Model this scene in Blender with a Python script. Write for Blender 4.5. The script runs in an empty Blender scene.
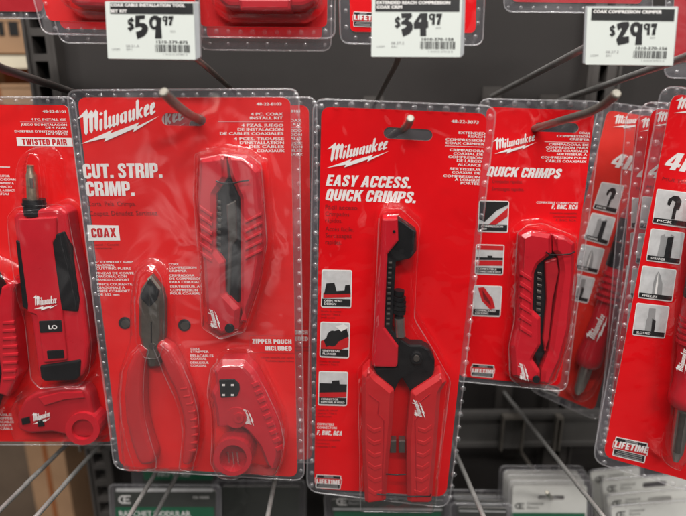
import bpy, bmesh, math, random
import numpy as np
from mathutils import Vector, Matrix
from mathutils.geometry import tessellate_polygon
random.seed(7)
SC = bpy.context.scene
COL = SC.collection

# ------------------------------------------------------------------ camera model
FPX, CX, CY = 515.0, 343.0, 258.0
PITCH, YAW = math.radians(15.0), math.radians(-0.9)
FW = Vector((-math.sin(YAW) * math.cos(PITCH), math.cos(YAW) * math.cos(PITCH), -math.sin(PITCH)))
RT = Vector((math.cos(YAW), math.sin(YAW), 0))
UP = RT.cross(FW)
CAM = Vector((0, 0, 1.45))
WALL = 0.62
HOOKDIR = Vector((0, math.cos(math.radians(6.4)), -math.sin(math.radians(6.4))))


def ray(x, y):
    return FW + RT * ((x - CX) / FPX) - UP * ((y - CY) / FPX)


def at(x, y, d):
    r = ray(x, y)
    return CAM + r * (d / r.y)


# ------------------------------------------------------------------ materials
def nd(nt, typ, **kw):
    n = nt.nodes.new(typ)
    for k, v in kw.items():
        if k in n.inputs:
            n.inputs[k].default_value = v
        else:
            setattr(n, k, v)
    return n


def srgb(r, g, b):
    f = lambda c: (c / 255 / 12.92) if c / 255 <= 0.04045 else ((c / 255 + 0.055) / 1.055) ** 2.4
    return (f(r), f(g), f(b), 1)


def mat(name, col, rough=0.5, metal=0.0, spec=0.5, var=0.08, vscale=60, bump=0.0, bscale=400, coat=0.0):
    m = bpy.data.materials.new(name)
    m.use_nodes = True
    nt = m.node_tree
    b = nt.nodes['Principled BSDF']
    if len(col) == 3:
        col = (*col, 1)
    b.inputs['Roughness'].default_value = rough
    b.inputs['Metallic'].default_value = metal
    b.inputs['Specular IOR Level'].default_value = spec
    b.inputs['Coat Weight'].default_value = coat
    b.inputs['Coat Roughness'].default_value = 0.12
    tc = nd(nt, 'ShaderNodeTexCoord')
    nz = nd(nt, 'ShaderNodeTexNoise', Scale=vscale, Detail=5.0, Roughness=0.65)
    nt.links.new(tc.outputs['Object'], nz.inputs['Vector'])
    mr = nd(nt, 'ShaderNodeMapRange')
    mr.inputs['From Min'].default_value = 0.3
    mr.inputs['From Max'].default_value = 0.7
    mr.inputs['To Min'].default_value = 1 - var
    mr.inputs['To Max'].default_value = 1 + var
    nt.links.new(nz.outputs['Fac'], mr.inputs['Value'])
    mul = nd(nt, 'ShaderNodeVectorMath', operation='SCALE')
    mul.inputs[0].default_value = col[:3]
    nt.links.new(mr.outputs['Result'], mul.inputs['Scale'])
    nt.links.new(mul.outputs['Vector'], b.inputs['Base Color'])
    mr2 = nd(nt, 'ShaderNodeMapRange')
    mr2.inputs['To Min'].default_value = max(0.02, rough * 0.75)
    mr2.inputs['To Max'].default_value = min(1, rough * 1.25)
    nt.links.new(nz.outputs['Fac'], mr2.inputs['Value'])
    nt.links.new(mr2.outputs['Result'], b.inputs['Roughness'])
    if bump > 0:
        n2 = nd(nt, 'ShaderNodeTexNoise', Scale=bscale, Detail=3.0)
        nt.links.new(tc.outputs['Object'], n2.inputs['Vector'])
        bp = nd(nt, 'ShaderNodeBump', Strength=bump, Distance=0.001)
        nt.links.new(n2.outputs['Fac'], bp.inputs['Height'])
        nt.links.new(bp.outputs['Normal'], b.inputs['Normal'])
    return m


def clear_mat(name, haze=0.04, rough=0.06, ior=1.5, wob=0.35, wscale=26, tint=(1, 1, 1), gain=1.0, hazecol=(.95, .94, .97)):
    """thin clear PVC: transparent sheet with fresnel gloss and a little milky scatter that also stands in for reflected haze"""
    m = bpy.data.materials.new(name)
    m.use_nodes = True
    nt = m.node_tree
    nt.nodes.clear()
    out = nd(nt, 'ShaderNodeOutputMaterial')
    tr = nd(nt, 'ShaderNodeBsdfTransparent')
    tr.inputs['Color'].default_value = (*tint, 1)
    df = nd(nt, 'ShaderNodeBsdfDiffuse')
    df.inputs['Color'].default_value = (*hazecol, 1)
    gl = nd(nt, 'ShaderNodeBsdfGlossy', Roughness=rough)
    gl.inputs['Color'].default_value = (1, 1, 1, 1)
    # thin sheet: the same reflectance from either side (Schlick)
    lw = nd(nt, 'ShaderNodeLayerWeight', Blend=.5)
    pw = nd(nt, 'ShaderNodeMath', operation='POWER')
    pw.inputs[1].default_value = 5.0
    nt.links.new(lw.outputs['Facing'], pw.inputs[0])
    fr = nd(nt, 'ShaderNodeMath', operation='MULTIPLY_ADD')
    nt.links.new(pw.outputs[0], fr.inputs[0])
    fr.inputs[1].default_value = .80
    fr.inputs[2].default_value = .045
    tc = nd(nt, 'ShaderNodeTexCoord')
    nz = nd(nt, 'ShaderNodeTexNoise', Scale=wscale, Detail=2.0, Distortion=0.6)
    nt.links.new(tc.outputs['Object'], nz.inputs['Vector'])
    bp = nd(nt, 'ShaderNodeBump', Strength=wob, Distance=0.004)
    nt.links.new(nz.outputs['Fac'], bp.inputs['Height'])
    nt.links.new(bp.outputs['Normal'], gl.inputs['Normal'])
    nt.links.new(bp.outputs['Normal'], lw.inputs['Normal'])
    hz = nd(nt, 'ShaderNodeTexNoise', Scale=14.0, Detail=4.0)
    nt.links.new(tc.outputs['Object'], hz.inputs['Vector'])
    mh = nd(nt, 'ShaderNodeMapRange')
    mh.inputs['From Min'].default_value = 0.3
    mh.inputs['From Max'].default_value = 0.7
    mh.inputs['To Min'].default_value = haze * 0.5
    mh.inputs['To Max'].default_value = haze * 1.5
    nt.links.new(hz.outputs['Fac'], mh.inputs['Value'])
    m1 = nd(nt, 'ShaderNodeMixShader')
    nt.links.new(mh.outputs['Result'], m1.inputs[0])
    nt.links.new(tr.outputs[0], m1.inputs[1])
    nt.links.new(df.outputs[0], m1.inputs[2])
    g = nd(nt, 'ShaderNodeMath', operation='MULTIPLY')
    g.inputs[1].default_value = gain
    g.use_clamp = True
    nt.links.new(fr.outputs[0], g.inputs[0])
    m2 = nd(nt, 'ShaderNodeMixShader')
    nt.links.new(g.outputs[0], m2.inputs[0])
    nt.links.new(m1.outputs[0], m2.inputs[1])
    nt.links.new(gl.outputs[0], m2.inputs[2])
    nt.links.new(m2.outputs[0], out.inputs['Surface'])
    return m


M = {}
M['card_red'] = mat('card_red', (.73, .002, .006), .5, spec=.12, var=.04, vscale=9, bump=.05, bscale=900)
M['card_red_warm'] = mat('card_red_warm', (.72, .008, .009), .5, spec=.15, var=.05, vscale=9)
M['card_orange'] = mat('card_orange', (.70, .022, .012), .4, var=.05)
M['card_back'] = mat('card_back', (.62, .60, .56), .6)
M['ink_white'] = mat('ink_white', (.82, .80, .78), .45, var=.03)
M['ink_dark_red'] = mat('ink_dark_red', (.17, .004, .006), .5)
M['ink_black'] = mat('ink_black', (.012, .012, .013), .45)
M['ink_grey'] = mat('ink_grey', (.30, .30, .30), .5)
M['ink_pale'] = mat('ink_pale', (.58, .58, .58), .5, var=.12, vscale=120)
M['ink_red'] = mat('ink_red', (.55, .012, .016), .45)
M['ink_pink'] = mat('ink_pink', (.62, .33, .36), .45)
M['ink_green'] = mat('ink_green', (.010, .13, .062), .5)
M['tool_red'] = mat('tool_red', (.52, .009, .020), .30, spec=.5, var=.05, bump=.10, bscale=1500, coat=.35)
M['tool_red_grip'] = mat('tool_red_grip', (.50, .014, .018), .42, var=.05, bump=.15, bscale=1800)
M['tool_red_deep'] = mat('tool_red_deep', (.40, .006, .014), .42, var=.06, bump=.1, bscale=1500)
M['tool_black'] = mat('tool_black', (.008, .008, .009), .42, spec=.3, var=.2, bump=.15, bscale=1400)
M['steel_dark'] = mat('steel_dark', (.17, .155, .14), .32, metal=.8, var=.15, bump=.1, bscale=900)
M['steel_brown'] = mat('steel_brown', (.17, .148, .125), .36, metal=.7, var=.18, vscale=120, bump=.12, bscale=700)
M['steel'] = mat('steel', (.46, .43, .40), .32, metal=.9, var=.12, bump=.08, bscale=700)
M['brass'] = mat('brass', (.46, .38, .28), .35, metal=.85, var=.2, vscale=300)
M['wire'] = mat('wire', (.27, .245, .215), .34, metal=.6, var=.14, vscale=160, bump=.12, bscale=800)
M['wire_tip'] = mat('wire_tip', (.33, .31, .26), .5, metal=.3, var=.2, vscale=500)
M['wire_pale'] = mat('wire_pale', (.36, .355, .34), .4, metal=.5, var=.15, vscale=150)
M['panel'] = mat('panel', (.030, .0268, .0255), .6, spec=.2, var=.12, vscale=7, bump=.10, bscale=500)
M['upright'] = mat('upright', (.060, .054, .050), .45, var=.12, vscale=30, bump=.08)
M['slot'] = mat('slot', (.004, .004, .004), .8)
M['bar'] = mat('bar', (.10, .095, .09), .4, metal=.2, var=.15, vscale=20)
M['tag_paper'] = mat('tag_paper', (.66, .70, .66), .45, spec=.3, var=.015, vscale=12)
M['tag_holder'] = mat('tag_holder', (.36, .37, .38), .3, var=.05)
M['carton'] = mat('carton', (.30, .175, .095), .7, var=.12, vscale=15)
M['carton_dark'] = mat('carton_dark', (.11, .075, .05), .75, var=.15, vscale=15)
M['carton_orange'] = mat('carton_orange', (.24, .075, .02), .65, var=.15, vscale=18)
M['carton_cream'] = mat('carton_cream', (.66, .60, .46), .6, var=.06, vscale=10)
M['floor'] = mat('floor', (.10, .095, .09), .5, var=.1, vscale=3)
M['clear'] = clear_mat('clear_plastic', haze=.004, rough=.07, wob=1.0, gain=1.2)
M['clear_bright'] = clear_mat('clear_plastic_glare', haze=.022, rough=.10, wob=1.1, wscale=18, gain=1.9)  # haze and gloss raised to put soft reflections into the shell itself
M['clear_dull'] = clear_mat('clear_plastic_dull', haze=.006, rough=.12, wob=.5)
M['bead'] = clear_mat('clear_bead', haze=.07, rough=.16, wob=.3, wscale=400, gain=1.9)
M['clear_back'] = clear_mat('clear_back_sheet', haze=.045, rough=.2, wob=.5, gain=1.6, hazecol=(.88, .84, 1.0))
M['edge_streak'] = clear_mat('clear_edge_streak', haze=.05, rough=.18, wob=.5, gain=2.8)  # pale glossy stuff for the added edge highlights
M['rim'] = clear_mat('clear_rim', haze=.10, rough=.15, wob=.2, gain=2.0)

# ------------------------------------------------------------------ mesh helpers


def link_mesh(name, verts, faces, mats, idx=None, parent=None, smooth=False):
    me = bpy.data.meshes.new(name)
    me.from_pydata([tuple(v) for v in verts], [], faces)
    for m in mats:
        me.materials.append(m)
    if idx is not None:
        me.polygons.foreach_set('material_index', idx)
    if smooth:
        me.polygons.foreach_set('use_smooth', [True] * len(me.polygons))
    me.update()
    o = bpy.data.objects.new(name, me)
    COL.objects.link(o)
    if parent is not None:
        o.parent = parent
    return o


def tag(o, label=None, cat=None, group=None, kind=None):
    if label:
        o['label'] = label
    if cat:
        o['category'] = cat
    if group:
        o['group'] = group
    if kind:
        o['kind'] = kind
    return o


class MB:
    """collects faces with materials, builds one mesh object"""

    def __init__(s):
        s.v, s.f, s.i, s.m = [], [], [], []

    def mi(s, m):
        m = M[m] if isinstance(m, str) else m
        if m not in s.m:
            s.m.append(m)
        return s.m.index(m)

    def add(s, vs, fs, m):
        k = len(s.v)
        s.v += [tuple(v) for v in vs]
        s.f += [tuple(k + a for a in f) for f in fs]
        s.i += [s.mi(m)] * len(fs)

    def build(s, name, parent=None, smooth=False):
        return link_mesh(name, s.v, s.f, s.m, s.i, parent, smooth)

    def tube(s, pts, r, m, seg=10, cap=True, capm=None):
        pts = [Vector(p) for p in pts]
        n = len(pts)
        rs = r if isinstance(r, (list, tuple)) else [r] * n
        ring = []
        up = None
        for i, p in enumerate(pts):
            t = (pts[min(i + 1, n - 1)] - pts[max(i - 1, 0)]).normalized()
            if up is None:
                a = Vector((0, 0, 1)) if abs(t.z) < .9 else Vector((1, 0, 0))
                up = t.cross(a).normalized()
            up = (up - t * up.dot(t)).normalized()
            w = t.cross(up)
            ring.append([p + up * (math.cos(6.28318 * k / seg) * rs[i]) + w * (math.sin(6.28318 * k / seg) * rs[i]) for k in range(seg)])
        vs = [q for rg in ring for q in rg]
        fs = []
        for i in range(n - 1):
            for k in range(seg):
                fs.append((i * seg + k, i * seg + (k + 1) % seg, (i + 1) * seg + (k + 1) % seg, (i + 1) * seg + k))
        s.add(vs, fs, m)
        if cap:
            s.add(ring[0], [tuple(range(seg))[::-1]], capm or m)
            s.add(ring[-1], [tuple(range(seg))], capm or m)

    def box(s, c, d, m, R=None):
        vs = []
        for a in (-1, 1):
            for b in (-1, 1):
                for e in (-1, 1):
                    p = Vector((a * d[0] / 2, b * d[1] / 2, e * d[2] / 2))
                    if R:
                        p = R @ p
                    vs.append(Vector(c) + p)
        s.add(vs, [(0, 1, 3, 2), (4, 6, 7, 5), (0, 4, 5, 1), (2, 3, 7, 6), (0, 2, 6, 4), (1, 5, 7, 3)], m)

    def flat(s, poly, z, m, holes=()):
        """flat filled polygon at local height z (poly: local 2d)"""
        loops = [[Vector((a, b, 0)) for a, b in poly]] + [[Vector((a, b, 0)) for a, b in h] for h in holes]
        tris = tessellate_polygon(loops)
        vs = [(p.x, p.y, z) for lp in loops for p in lp]
        out = []
        for t in tris:
            a, b, c = [vs[k] for k in t]
            ar = (b[0] - a[0]) * (c[1] - a[1]) - (b[1] - a[1]) * (c[0] - a[0])
            if abs(ar) < 1e-14:
                continue
            out.append(t if ar > 0 else (t[0], t[2], t[1]))
        s.add(vs, out, m)

    def slab(s, poly, z0, z1, m, back=None, holes=()):
        s.flat(poly, z1, m, holes)
        s.flat(poly, z0, back or m, holes)
        for lp in [poly] + list(holes):
            n = len(lp)
            vs = [(a, b, z0) for a, b in lp] + [(a, b, z1) for a, b in lp]
            s.add(vs, [(k, (k + 1) % n, n + (k + 1) % n, n + k) for k in range(n)], back or m)

    def prism(s, poly, z0, z1, m, bev=.0012, steps=2):
        """solid with rounded top edge; poly local 2d"""
        if area(poly) < 0:
            poly = poly[::-1]
        rings = [(poly, z0)]
        for k in range(steps + 1):
            a = k / steps * math.pi / 2
            rings.append((inset(poly, bev * (1 - math.cos(a))), z1 - bev * (1 - math.sin(a))))
        n = len(poly)
        vs = [(p[0], p[1], z) for pl, z in rings for p in pl]
        fs = []
        for r in range(len(rings) - 1):
            for k in range(n):
                fs.append((r * n + k, r * n + (k + 1) % n, (r + 1) * n + (k + 1) % n, (r + 1) * n + k))
        s.add(vs, fs, m)
        s.flat(rings[-1][0], z1, m)


def area(p):
    return sum(p[i][0] * p[(i + 1) % len(p)][1] - p[(i + 1) % len(p)][0] * p[i][1] for i in range(len(p))) / 2


def inset(poly, d):
    if abs(d) < 1e-9:
        return list(poly)
    n = len(poly)
    out = []
    for i in range(n):
        p0, p1, p2 = Vector(poly[i - 1]), Vector(poly[i]), Vector(poly[(i + 1) % n])
        a = (p1 - p0)
        b = (p2 - p1)
        if a.length < 1e-9 or b.length < 1e-9:
            out.append(tuple(p1))
            continue
        a.normalize()
        b.normalize()
        na, nb = Vector((-a.y, a.x)), Vector((-b.y, b.x))
        q = na + nb
        l = q.length
        if l < .3:
            out.append(tuple(p1))
            continue
        q /= l
        out.append(tuple(p1 + q * min(d / max(q.dot(na), .35), d * 2)))
    return out


def rnd(pts, r, seg=4):
    """round the corners of a polygon (any 2d space); r number or list"""
    n = len(pts)
    out = []
    for i in range(n):
        rr = r[i] if isinstance(r, (list, tuple)) else r
        p0, p1, p2 = Vector(pts[i - 1][:2]), Vector(pts[i][:2]), Vector(pts[(i + 1) % n][:2])
        a, b = p0 - p1, p2 - p1
        la, lb = a.length, b.length
        t = min(rr, la * .45, lb * .45)
        if t < 1e-6:
            out.append(tuple(p1))
            continue
        A, B = p1 + a * (t / la), p1 + b * (t / lb)
        for k in range(seg + 1):
            u = k / seg
            out.append(tuple(A * (1 - u) ** 2 + p1 * 2 * u * (1 - u) + B * u * u))
    return out


def oval(cx, cy, rx, ry=None, n=20):
    ry = ry or rx
    return [(cx + rx * math.cos(6.28318 * k / n), cy + ry * math.sin(6.28318 * k / n)) for k in range(n)]


def brush(pts, w):
    """outline of a stroke of width w (number or list) along 2d points"""
    n = len(pts)
    ws = w if isinstance(w, (list, tuple)) else [w] * n
    L_, R_ = [], []
    for i in range(n):
        a, b = Vector(pts[max(i - 1, 0)]), Vector(pts[min(i + 1, n - 1)])
        t = (b - a).normalized()
        nn = Vector((-t.y, t.x)) * ws[i] / 2
        p = Vector(pts[i])
        L_.append(tuple(p + nn))
        R_.append(tuple(p - nn))
    return L_ + R_[::-1]


# ------------------------------------------------------------------ frames: a hanging flat thing in space
class Frame:
    def __init__(s, base, depth, yaw, lean, edge=None):
        """base: photo point of the foot; the plane goes through it at distance depth"""
        y, l = math.radians(yaw), math.radians(lean)
        n = Vector((math.sin(y) * math.cos(l), -math.cos(y) * math.cos(l), math.sin(l)))
        s.n = n
        s.o = at(base[0], base[1], depth)
        x = Vector((math.cos(y), math.sin(y), 0))
        s.x = x
        s.y = n.cross(x)
        if edge:
            a, b = s.P3(*edge[0]), s.P3(*edge[1])
            s.x = (b - a).normalized()
            s.y = n.cross(s.x)
        s.mat = Matrix(((s.x.x, s.y.x, n.x, s.o.x), (s.x.y, s.y.y, n.y, s.o.y), (s.x.z, s.y.z, n.z, s.o.z), (0, 0, 0, 1)))

    def P3(s, px, py, h=0.0):
        r = ray(px, py)
        t = ((s.o + s.n * h) - CAM).dot(s.n) / r.dot(s.n)
        return CAM + r * t

    def L(s, px, py, h=0.0):
        d = s.P3(px, py, h) - s.o
        return (d.dot(s.x), d.dot(s.y))

    def poly(s, pts, h=0.0):
        return [s.L(p[0], p[1], h) for p in pts]

    def empty(s, name):
        e = bpy.data.objects.new(name, None)
        e.empty_display_size = .02
        COL.objects.link(e)
        e.matrix_world = s.mat
        return e


TXT = {}


def glyphs(text, off, shear):
    key = (text, off, shear)
    if key not in TXT:
        sp = 1 + off * 1.3
        c = bpy.data.curves.new('tmp_text', 'FONT')
        c.body = text
        c.space_character = sp
        c.shear = shear
        c.resolution_u = 2
        c.fill_mode = 'FRONT'
        o = bpy.data.objects.new('tmp_text', c)
        COL.objects.link(o)
        dg = bpy.context.evaluated_depsgraph_get()
        me = bpy.data.meshes.new_from_object(o.evaluated_get(dg))
        vs = [(v.co.x, v.co.y) for v in me.vertices]
        fs = [tuple(p.vertices) for p in me.polygons]
        bpy.data.meshes.remove(me)
        bpy.data.objects.remove(o)
        bpy.data.curves.remove(c)
        TXT[key] = (vs, fs)
    return TXT[key]


# heavy condensed capitals for the headlines: strokes in a box one unit high
def _sm(pts, n=4):
    out = []
    for i in range(len(pts) - 1):
        p0, p1, p2, p3 = [Vector(pts[max(0, min(len(pts) - 1, i + k))]) for k in (-1, 0, 1, 2)]
        for k in range(n):
            t = k / n
            out.append(tuple(.5 * ((2 * p1) + (p2 - p0) * t + (2 * p0 - 5 * p1 + 4 * p2 - p3) * t * t + (3 * p1 - p0 - 3 * p2 + p3) * t ** 3)))
    return out + [tuple(pts[-1])]


def _bx(a, b, c, d):
    return [(a, b), (c, b), (c, d), (a, d)]


def _st(pts, w=.2, n=4):
    return brush(_sm(pts, n), w)


_O = rnd(_bx(0, 0, .54, 1), .2, 5)
_Oh = rnd(_bx(.22, .2, .32, .8), .05, 3)
_LEG = lambda a, b, w=.23: [(a - w / 2, 0), (a + w / 2, 0), (b + w / 2, 1), (b - w / 2, 1)]
HV = {
    'A': (.62, [([(0, 0), (.22, 0), (.255, .19), (.365, .19), (.40, 0), (.62, 0), (.425, 1), (.195, 1)], [[(.27, .35), (.35, .35), (.31, .74)]])]),
    'B': (.56, [(rnd([(0, 0), (.36, 0), (.56, .1), (.56, .42), (.47, .52), (.54, .62), (.54, .9), (.36, 1), (0, 1)], .06, 3), [_bx(.22, .18, .34, .43), _bx(.22, .6, .33, .82)])]),
    'C': (.54, [(_st([(.43, .64), (.43, .80), (.385, .885), (.27, .905), (.155, .885), (.11, .79), (.11, .5), (.11, .21), (.155, .115), (.27, .095), (.385, .115), (.43, .2), (.43, .37)], .21, 3), [])]),
    'D': (.56, [(rnd([(0, 0), (.36, 0), (.56, .18), (.56, .82), (.36, 1), (0, 1)], .09, 3), [rnd(_bx(.23, .18, .33, .82), .03, 2)])]),
    'E': (.48, [([(0, 0), (.48, 0), (.48, .19), (.23, .19), (.23, .41), (.44, .41), (.44, .59), (.23, .59), (.23, .81), (.47, .81), (.47, 1), (0, 1)], [])]),
    'F': (.46, [([(0, 0), (.23, 0), (.23, .40), (.42, .40), (.42, .58), (.23, .58), (.23, .81), (.46, .81), (.46, 1), (0, 1)], [])]),
    'H': (.56, [([(0, 0), (.22, 0), (.22, .41), (.34, .41), (.34, 0), (.56, 0), (.56, 1), (.34, 1), (.34, .60), (.22, .60), (.22, 1), (0, 1)], [])]),
    'I': (.24, [(_bx(0, 0, .24, 1), [])]),
    'K': (.60, [([(0, 0), (.23, 0), (.23, .28), (.28, .38), (.38, 0), (.62, 0), (.43, .58), (.60, 1), (.37, 1), (.23, .62), (.23, 1), (0, 1)], [])]),
    'L': (.45, [([(0, 0), (.45, 0), (.45, .2), (.23, .2), (.23, 1), (0, 1)], [])]),
    'M': (.74, [([(0, 0), (.2, 0), (.2, .66), (.29, 0), (.45, 0), (.54, .66), (.54, 0), (.74, 0), (.74, 1), (.47, 1), (.37, .42), (.27, 1), (0, 1)], [])]),
    'N': (.57, [([(0, 0), (.2, 0), (.2, .58), (.35, 0), (.57, 0), (.57, 1), (.37, 1), (.37, .44), (.22, 1), (0, 1)], [])]),
    'O': (.54, [(_O, [_Oh])]),
    'P': (.54, [(rnd([(0, 0), (.23, 0), (.23, .36), (.38, .36), (.54, .46), (.54, .9), (.38, 1), (0, 1)], [0, 0, 0, .08, .08, .08, .08, 0], 3), [_bx(.23, .54, .33, .82)])]),
    'Q': (.54, [(_O, [_Oh]), ([(.30, .22), (.42, .30), (.58, -.02), (.46, -.10)], [])]),
    'R': (.57, [(rnd([(0, 0), (.23, 0), (.23, .38), (.31, .38), (.34, 0), (.57, 0), (.54, .42), (.47, .49), (.55, .60), (.55, .9), (.38, 1), (0, 1)], [0, 0, 0, 0, 0, 0, .05, .03, .06, .08, .08, 0], 3), [_bx(.23, .56, .33, .82)])]),
    'S': (.53, [(_st([(.43, .67), (.42, .83), (.36, .895), (.26, .905), (.15, .875), (.11, .77), (.14, .65), (.27, .53), (.39, .40), (.425, .27), (.39, .14), (.27, .095), (.16, .11), (.11, .19), (.10, .33)], .2, 3), [])]),
    'T': (.52, [([(.145, 0), (.375, 0), (.375, .8), (.52, .8), (.52, 1), (0, 1), (0, .8), (.145, .8)], [])]),
    'U': (.55, [(_st([(.11, 1), (.11, .5), (.11, .22), (.16, .12), (.275, .095), (.39, .12), (.44, .22), (.44, .5), (.44, 1)], .21, 3), [])]),
    'W': (.82, [([(.14, 0), (.34, 0), (.41, .5), (.48, 0), (.68, 0), (.82, 1), (.61, 1), (.565, .46), (.49, 1), (.33, 1), (.255, .46), (.21, 1), (0, 1)], [])]),
    'X': (.60, [([(0, 0), (.22, 0), (.30, .24), (.38, 0), (.60, 0), (.42, .5), (.59, 1), (.37, 1), (.30, .77), (.23, 1), (.01, 1), (.18, .5)], [])]),
    'Y': (.58, [([(.18, 0), (.40, 0), (.40, .38), (.58, 1), (.36, 1), (.29, .66), (.22, 1), (0, 1), (.18, .38)], [])]),
    'Z': (.50, [([(0, 0), (.5, 0), (.5, .19), (.24, .19), (.5, .82), (.5, 1), (.01, 1), (.01, .81), (.25, .81), (0, .19)], [])]),
    '.': (.22, [(_bx(0, 0, .22, .22), [])]),
    ',': (.22, [([(0, 0), (.08, -.14), (.18, -.1), (.22, .05), (.22, .22), (0, .22)], [])]),
    '1': (.36, [([(.13, 0), (.36, 0), (.36, 1), (.18, 1), (0, .84), (0, .66), (.13, .72)], [])]),
    '4': (.60, [([(.28, 0), (.5, 0), (.5, .2), (.6, .2), (.6, .38), (.5, .38), (.5, 1), (.24, 1), (0, .4), (0, .2), (.28, .2)], [[(.16, .38), (.28, .38), (.28, .72)]])]),
}


class Print(MB):
    def __init__(s, fr, z=.0004):
        super().__init__()
        s.fr = fr
        s.z = z

    def text(s, t, p0, p1, cap, m='ink_white', off=.02, shear=0.0, z=None, dz=0.0):
        """one line fitted between two photo points; weight by laying slightly shifted impressions over each other"""
        vs, fs = glyphs(t, off, shear)
        if not vs:
            return
        z = (s.z if z is None else z) + dz
        x0, x1 = min(v[0] for v in vs), max(v[0] for v in vs)
        a, b = Vector(s.fr.L(*p0, z)), Vector(s.fr.L(*p1, z))
        d = b - a
        u = d.normalized()
        up = Vector((-u.y, u.x))
        mx, my = (p0[0] + p1[0]) / 2, (p0[1] + p1[1]) / 2
        c = Vector(s.fr.L(mx, my - cap, z)) - Vector(s.fr.L(mx, my, z))
        oy = off * .75
        sy = c.length / (.682 + 2 * oy)
        ox = off * 1.25
        # keep the stroke as heavy across as up, even where the line is condensed
        sx = d.length / (x1 - x0 + 2 * ox)
        sh = [(0, 0)]
        if off > .03:
            sh = [(-1, -1), (1, -1), (-1, 1), (1, 1), (0, 0), (-.5, -1), (.5, 1)]
        elif off > .008:
            sh = [(-1, 0), (1, 0), (0, .5)]
        for k, (ax, ay) in enumerate(sh):
            out = [(a + u * ((v[0] - x0 + ox + ax * ox) * sx) + up * ((v[1] + oy + ay * oy) * sy)) for v in vs]
            s.add([(q.x, q.y, z + k * 4e-6) for q in out], fs, m)

    def heavy(s, t, p0, p1, cap, m='ink_white', shear=0.0, dz=0.0, gap=.055):
        z = s.z + dz
        x, items = 0, []
        for ch in t:
            if ch == ' ':
                x += .26
                continue
            w, gl = HV[ch]
            items.append((x, gl))
            x += w + gap
        tot = x - gap
        a, b = Vector(s.fr.L(*p0, z)), Vector(s.fr.L(*p1, z))
        u = (b - a).normalized()
        up = Vector((-u.y, u.x))
        mx, my = (p0[0] + p1[0]) / 2, (p0[1] + p1[1]) / 2
        sy = (Vector(s.fr.L(mx, my - cap, z)) - Vector(s.fr.L(mx, my, z))).length
        sx = ((b - a).length - shear * sy * .9) / tot
        f = lambda x0, q: tuple(a + u * ((x0 + q[0]) * sx + q[1] * sy * shear) + up * (q[1] * sy))
        for x0, gl in items:
            for k, (o, hs) in enumerate(gl):
                s.flat([f(x0, q) for q in o], z + k * 6e-6, m, [[f(x0, q) for q in h] for h in hs])

    def shape(s, pts, m='ink_white', dz=0.0, holes=()):
        z = s.z + dz
        s.flat(s.fr.poly(pts, z), z, m, [s.fr.poly(h, z) for h in holes])

    def quad(s, q, m='ink_white', dz=0.0, r=0):
        s.shape(rnd(q, r) if r else q, m, dz)


def qmap(q):
    """unit square (0,0 top-left .. 1,1 bottom-right) onto a photo quad"""
    a, b, c, d = [Vector(p) for p in q]
    return lambda u, v: tuple(a * (1 - u) * (1 - v) + b * u * (1 - v) + c * u * v + d * (1 - u) * v)


# the script wordmark with the bolt under it, drawn in photo pixels of the biggest card
def logo_shapes():
    S = []
    yb = lambda x: 135 - .307 * (x - 86)
    S.append([(77, 119.2), (86.8, 109), (88, 112.6), (87.6, 115), (91.2, 110), (93.4, 112.6), (92.6, 114.6), (95.6, 109.4), (98.2, 112.2),
              (98.2, 128.8), (97, 131.4), (94.6, 128.2), (94.5, 116.2), (93, 118), (93.1, 130.6), (91.6, 133.6), (89.6, 131), (89.2, 117.5), (87.8, 119),
              (87.9, 132.4), (86.3, 135.6), (84.2, 133), (83.3, 116.8)])

    def stem(x, v0, v1, w=2.9, h=11.2):
        y0, y1 = yb(x) - v0 * h, yb(x) - v1 * h
        S.append([(x - w / 2, y0 - 1.0), (x - w / 2, y1 + .9), (x + w * .1, y1 - .8), (x + w / 2, y1 + .3), (x + w / 2, y0 - 1.6), (x, y0 + .9)])

    def bar(xa, va, xb, vb, w=1.5, h=11.2):
        S.append(brush([(xa, yb(xa) - va * h), (xb, yb(xb) - vb * h)], w))
    stem(101, 0, 1)
    S.append([(99.2, 114.3), (101, 112), (103, 113.4), (101.2, 115.6)])
    stem(105.4, 0, 1.65)
    for x in (109.6, 113.6, 117.4):
        stem(x, 0, 1)
    for x in (105.4, 109.6, 113.6):
        bar(x, .02, x + 3.9, .28)
    stem(121.3, .1, .85)
    stem(125.6, 0, 1)
    bar(121, .85, 125.5, 1.0, 1.4)
    bar(121.3, .08, 125.3, .3)
    stem(129.8, 0, 1)
    stem(133.6, 0, 1)
    bar(129.8, .04, 133.6, .3)
    stem(137.4, 0, 1.7)
    bar(138, .42, 142, .95, 1.8)
    bar(138.6, .55, 142, .02, 2.4)
    for x in (145.3, 151.3):
        stem(x, .05, .9, 2.8)
        bar(x, .92, x + 3, 1.02, 1.7)
        bar(x + 2.9, 1.02, x + 2.5, .62, 1.8)
        bar(x + 3, .68, x, .42, 1.3)
        bar(x, .04, x + 4, .26, 1.5)
    S.append([(81, 144), (112.4, 129.8), (110.2, 133.6), (139.4, 122.4), (136.6, 126.6), (158.8, 116.2), (133, 132.2), (134.2, 128.6), (104.2, 141.8), (105.6, 138)])
    return S


LOGO = logo_shapes()


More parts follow.
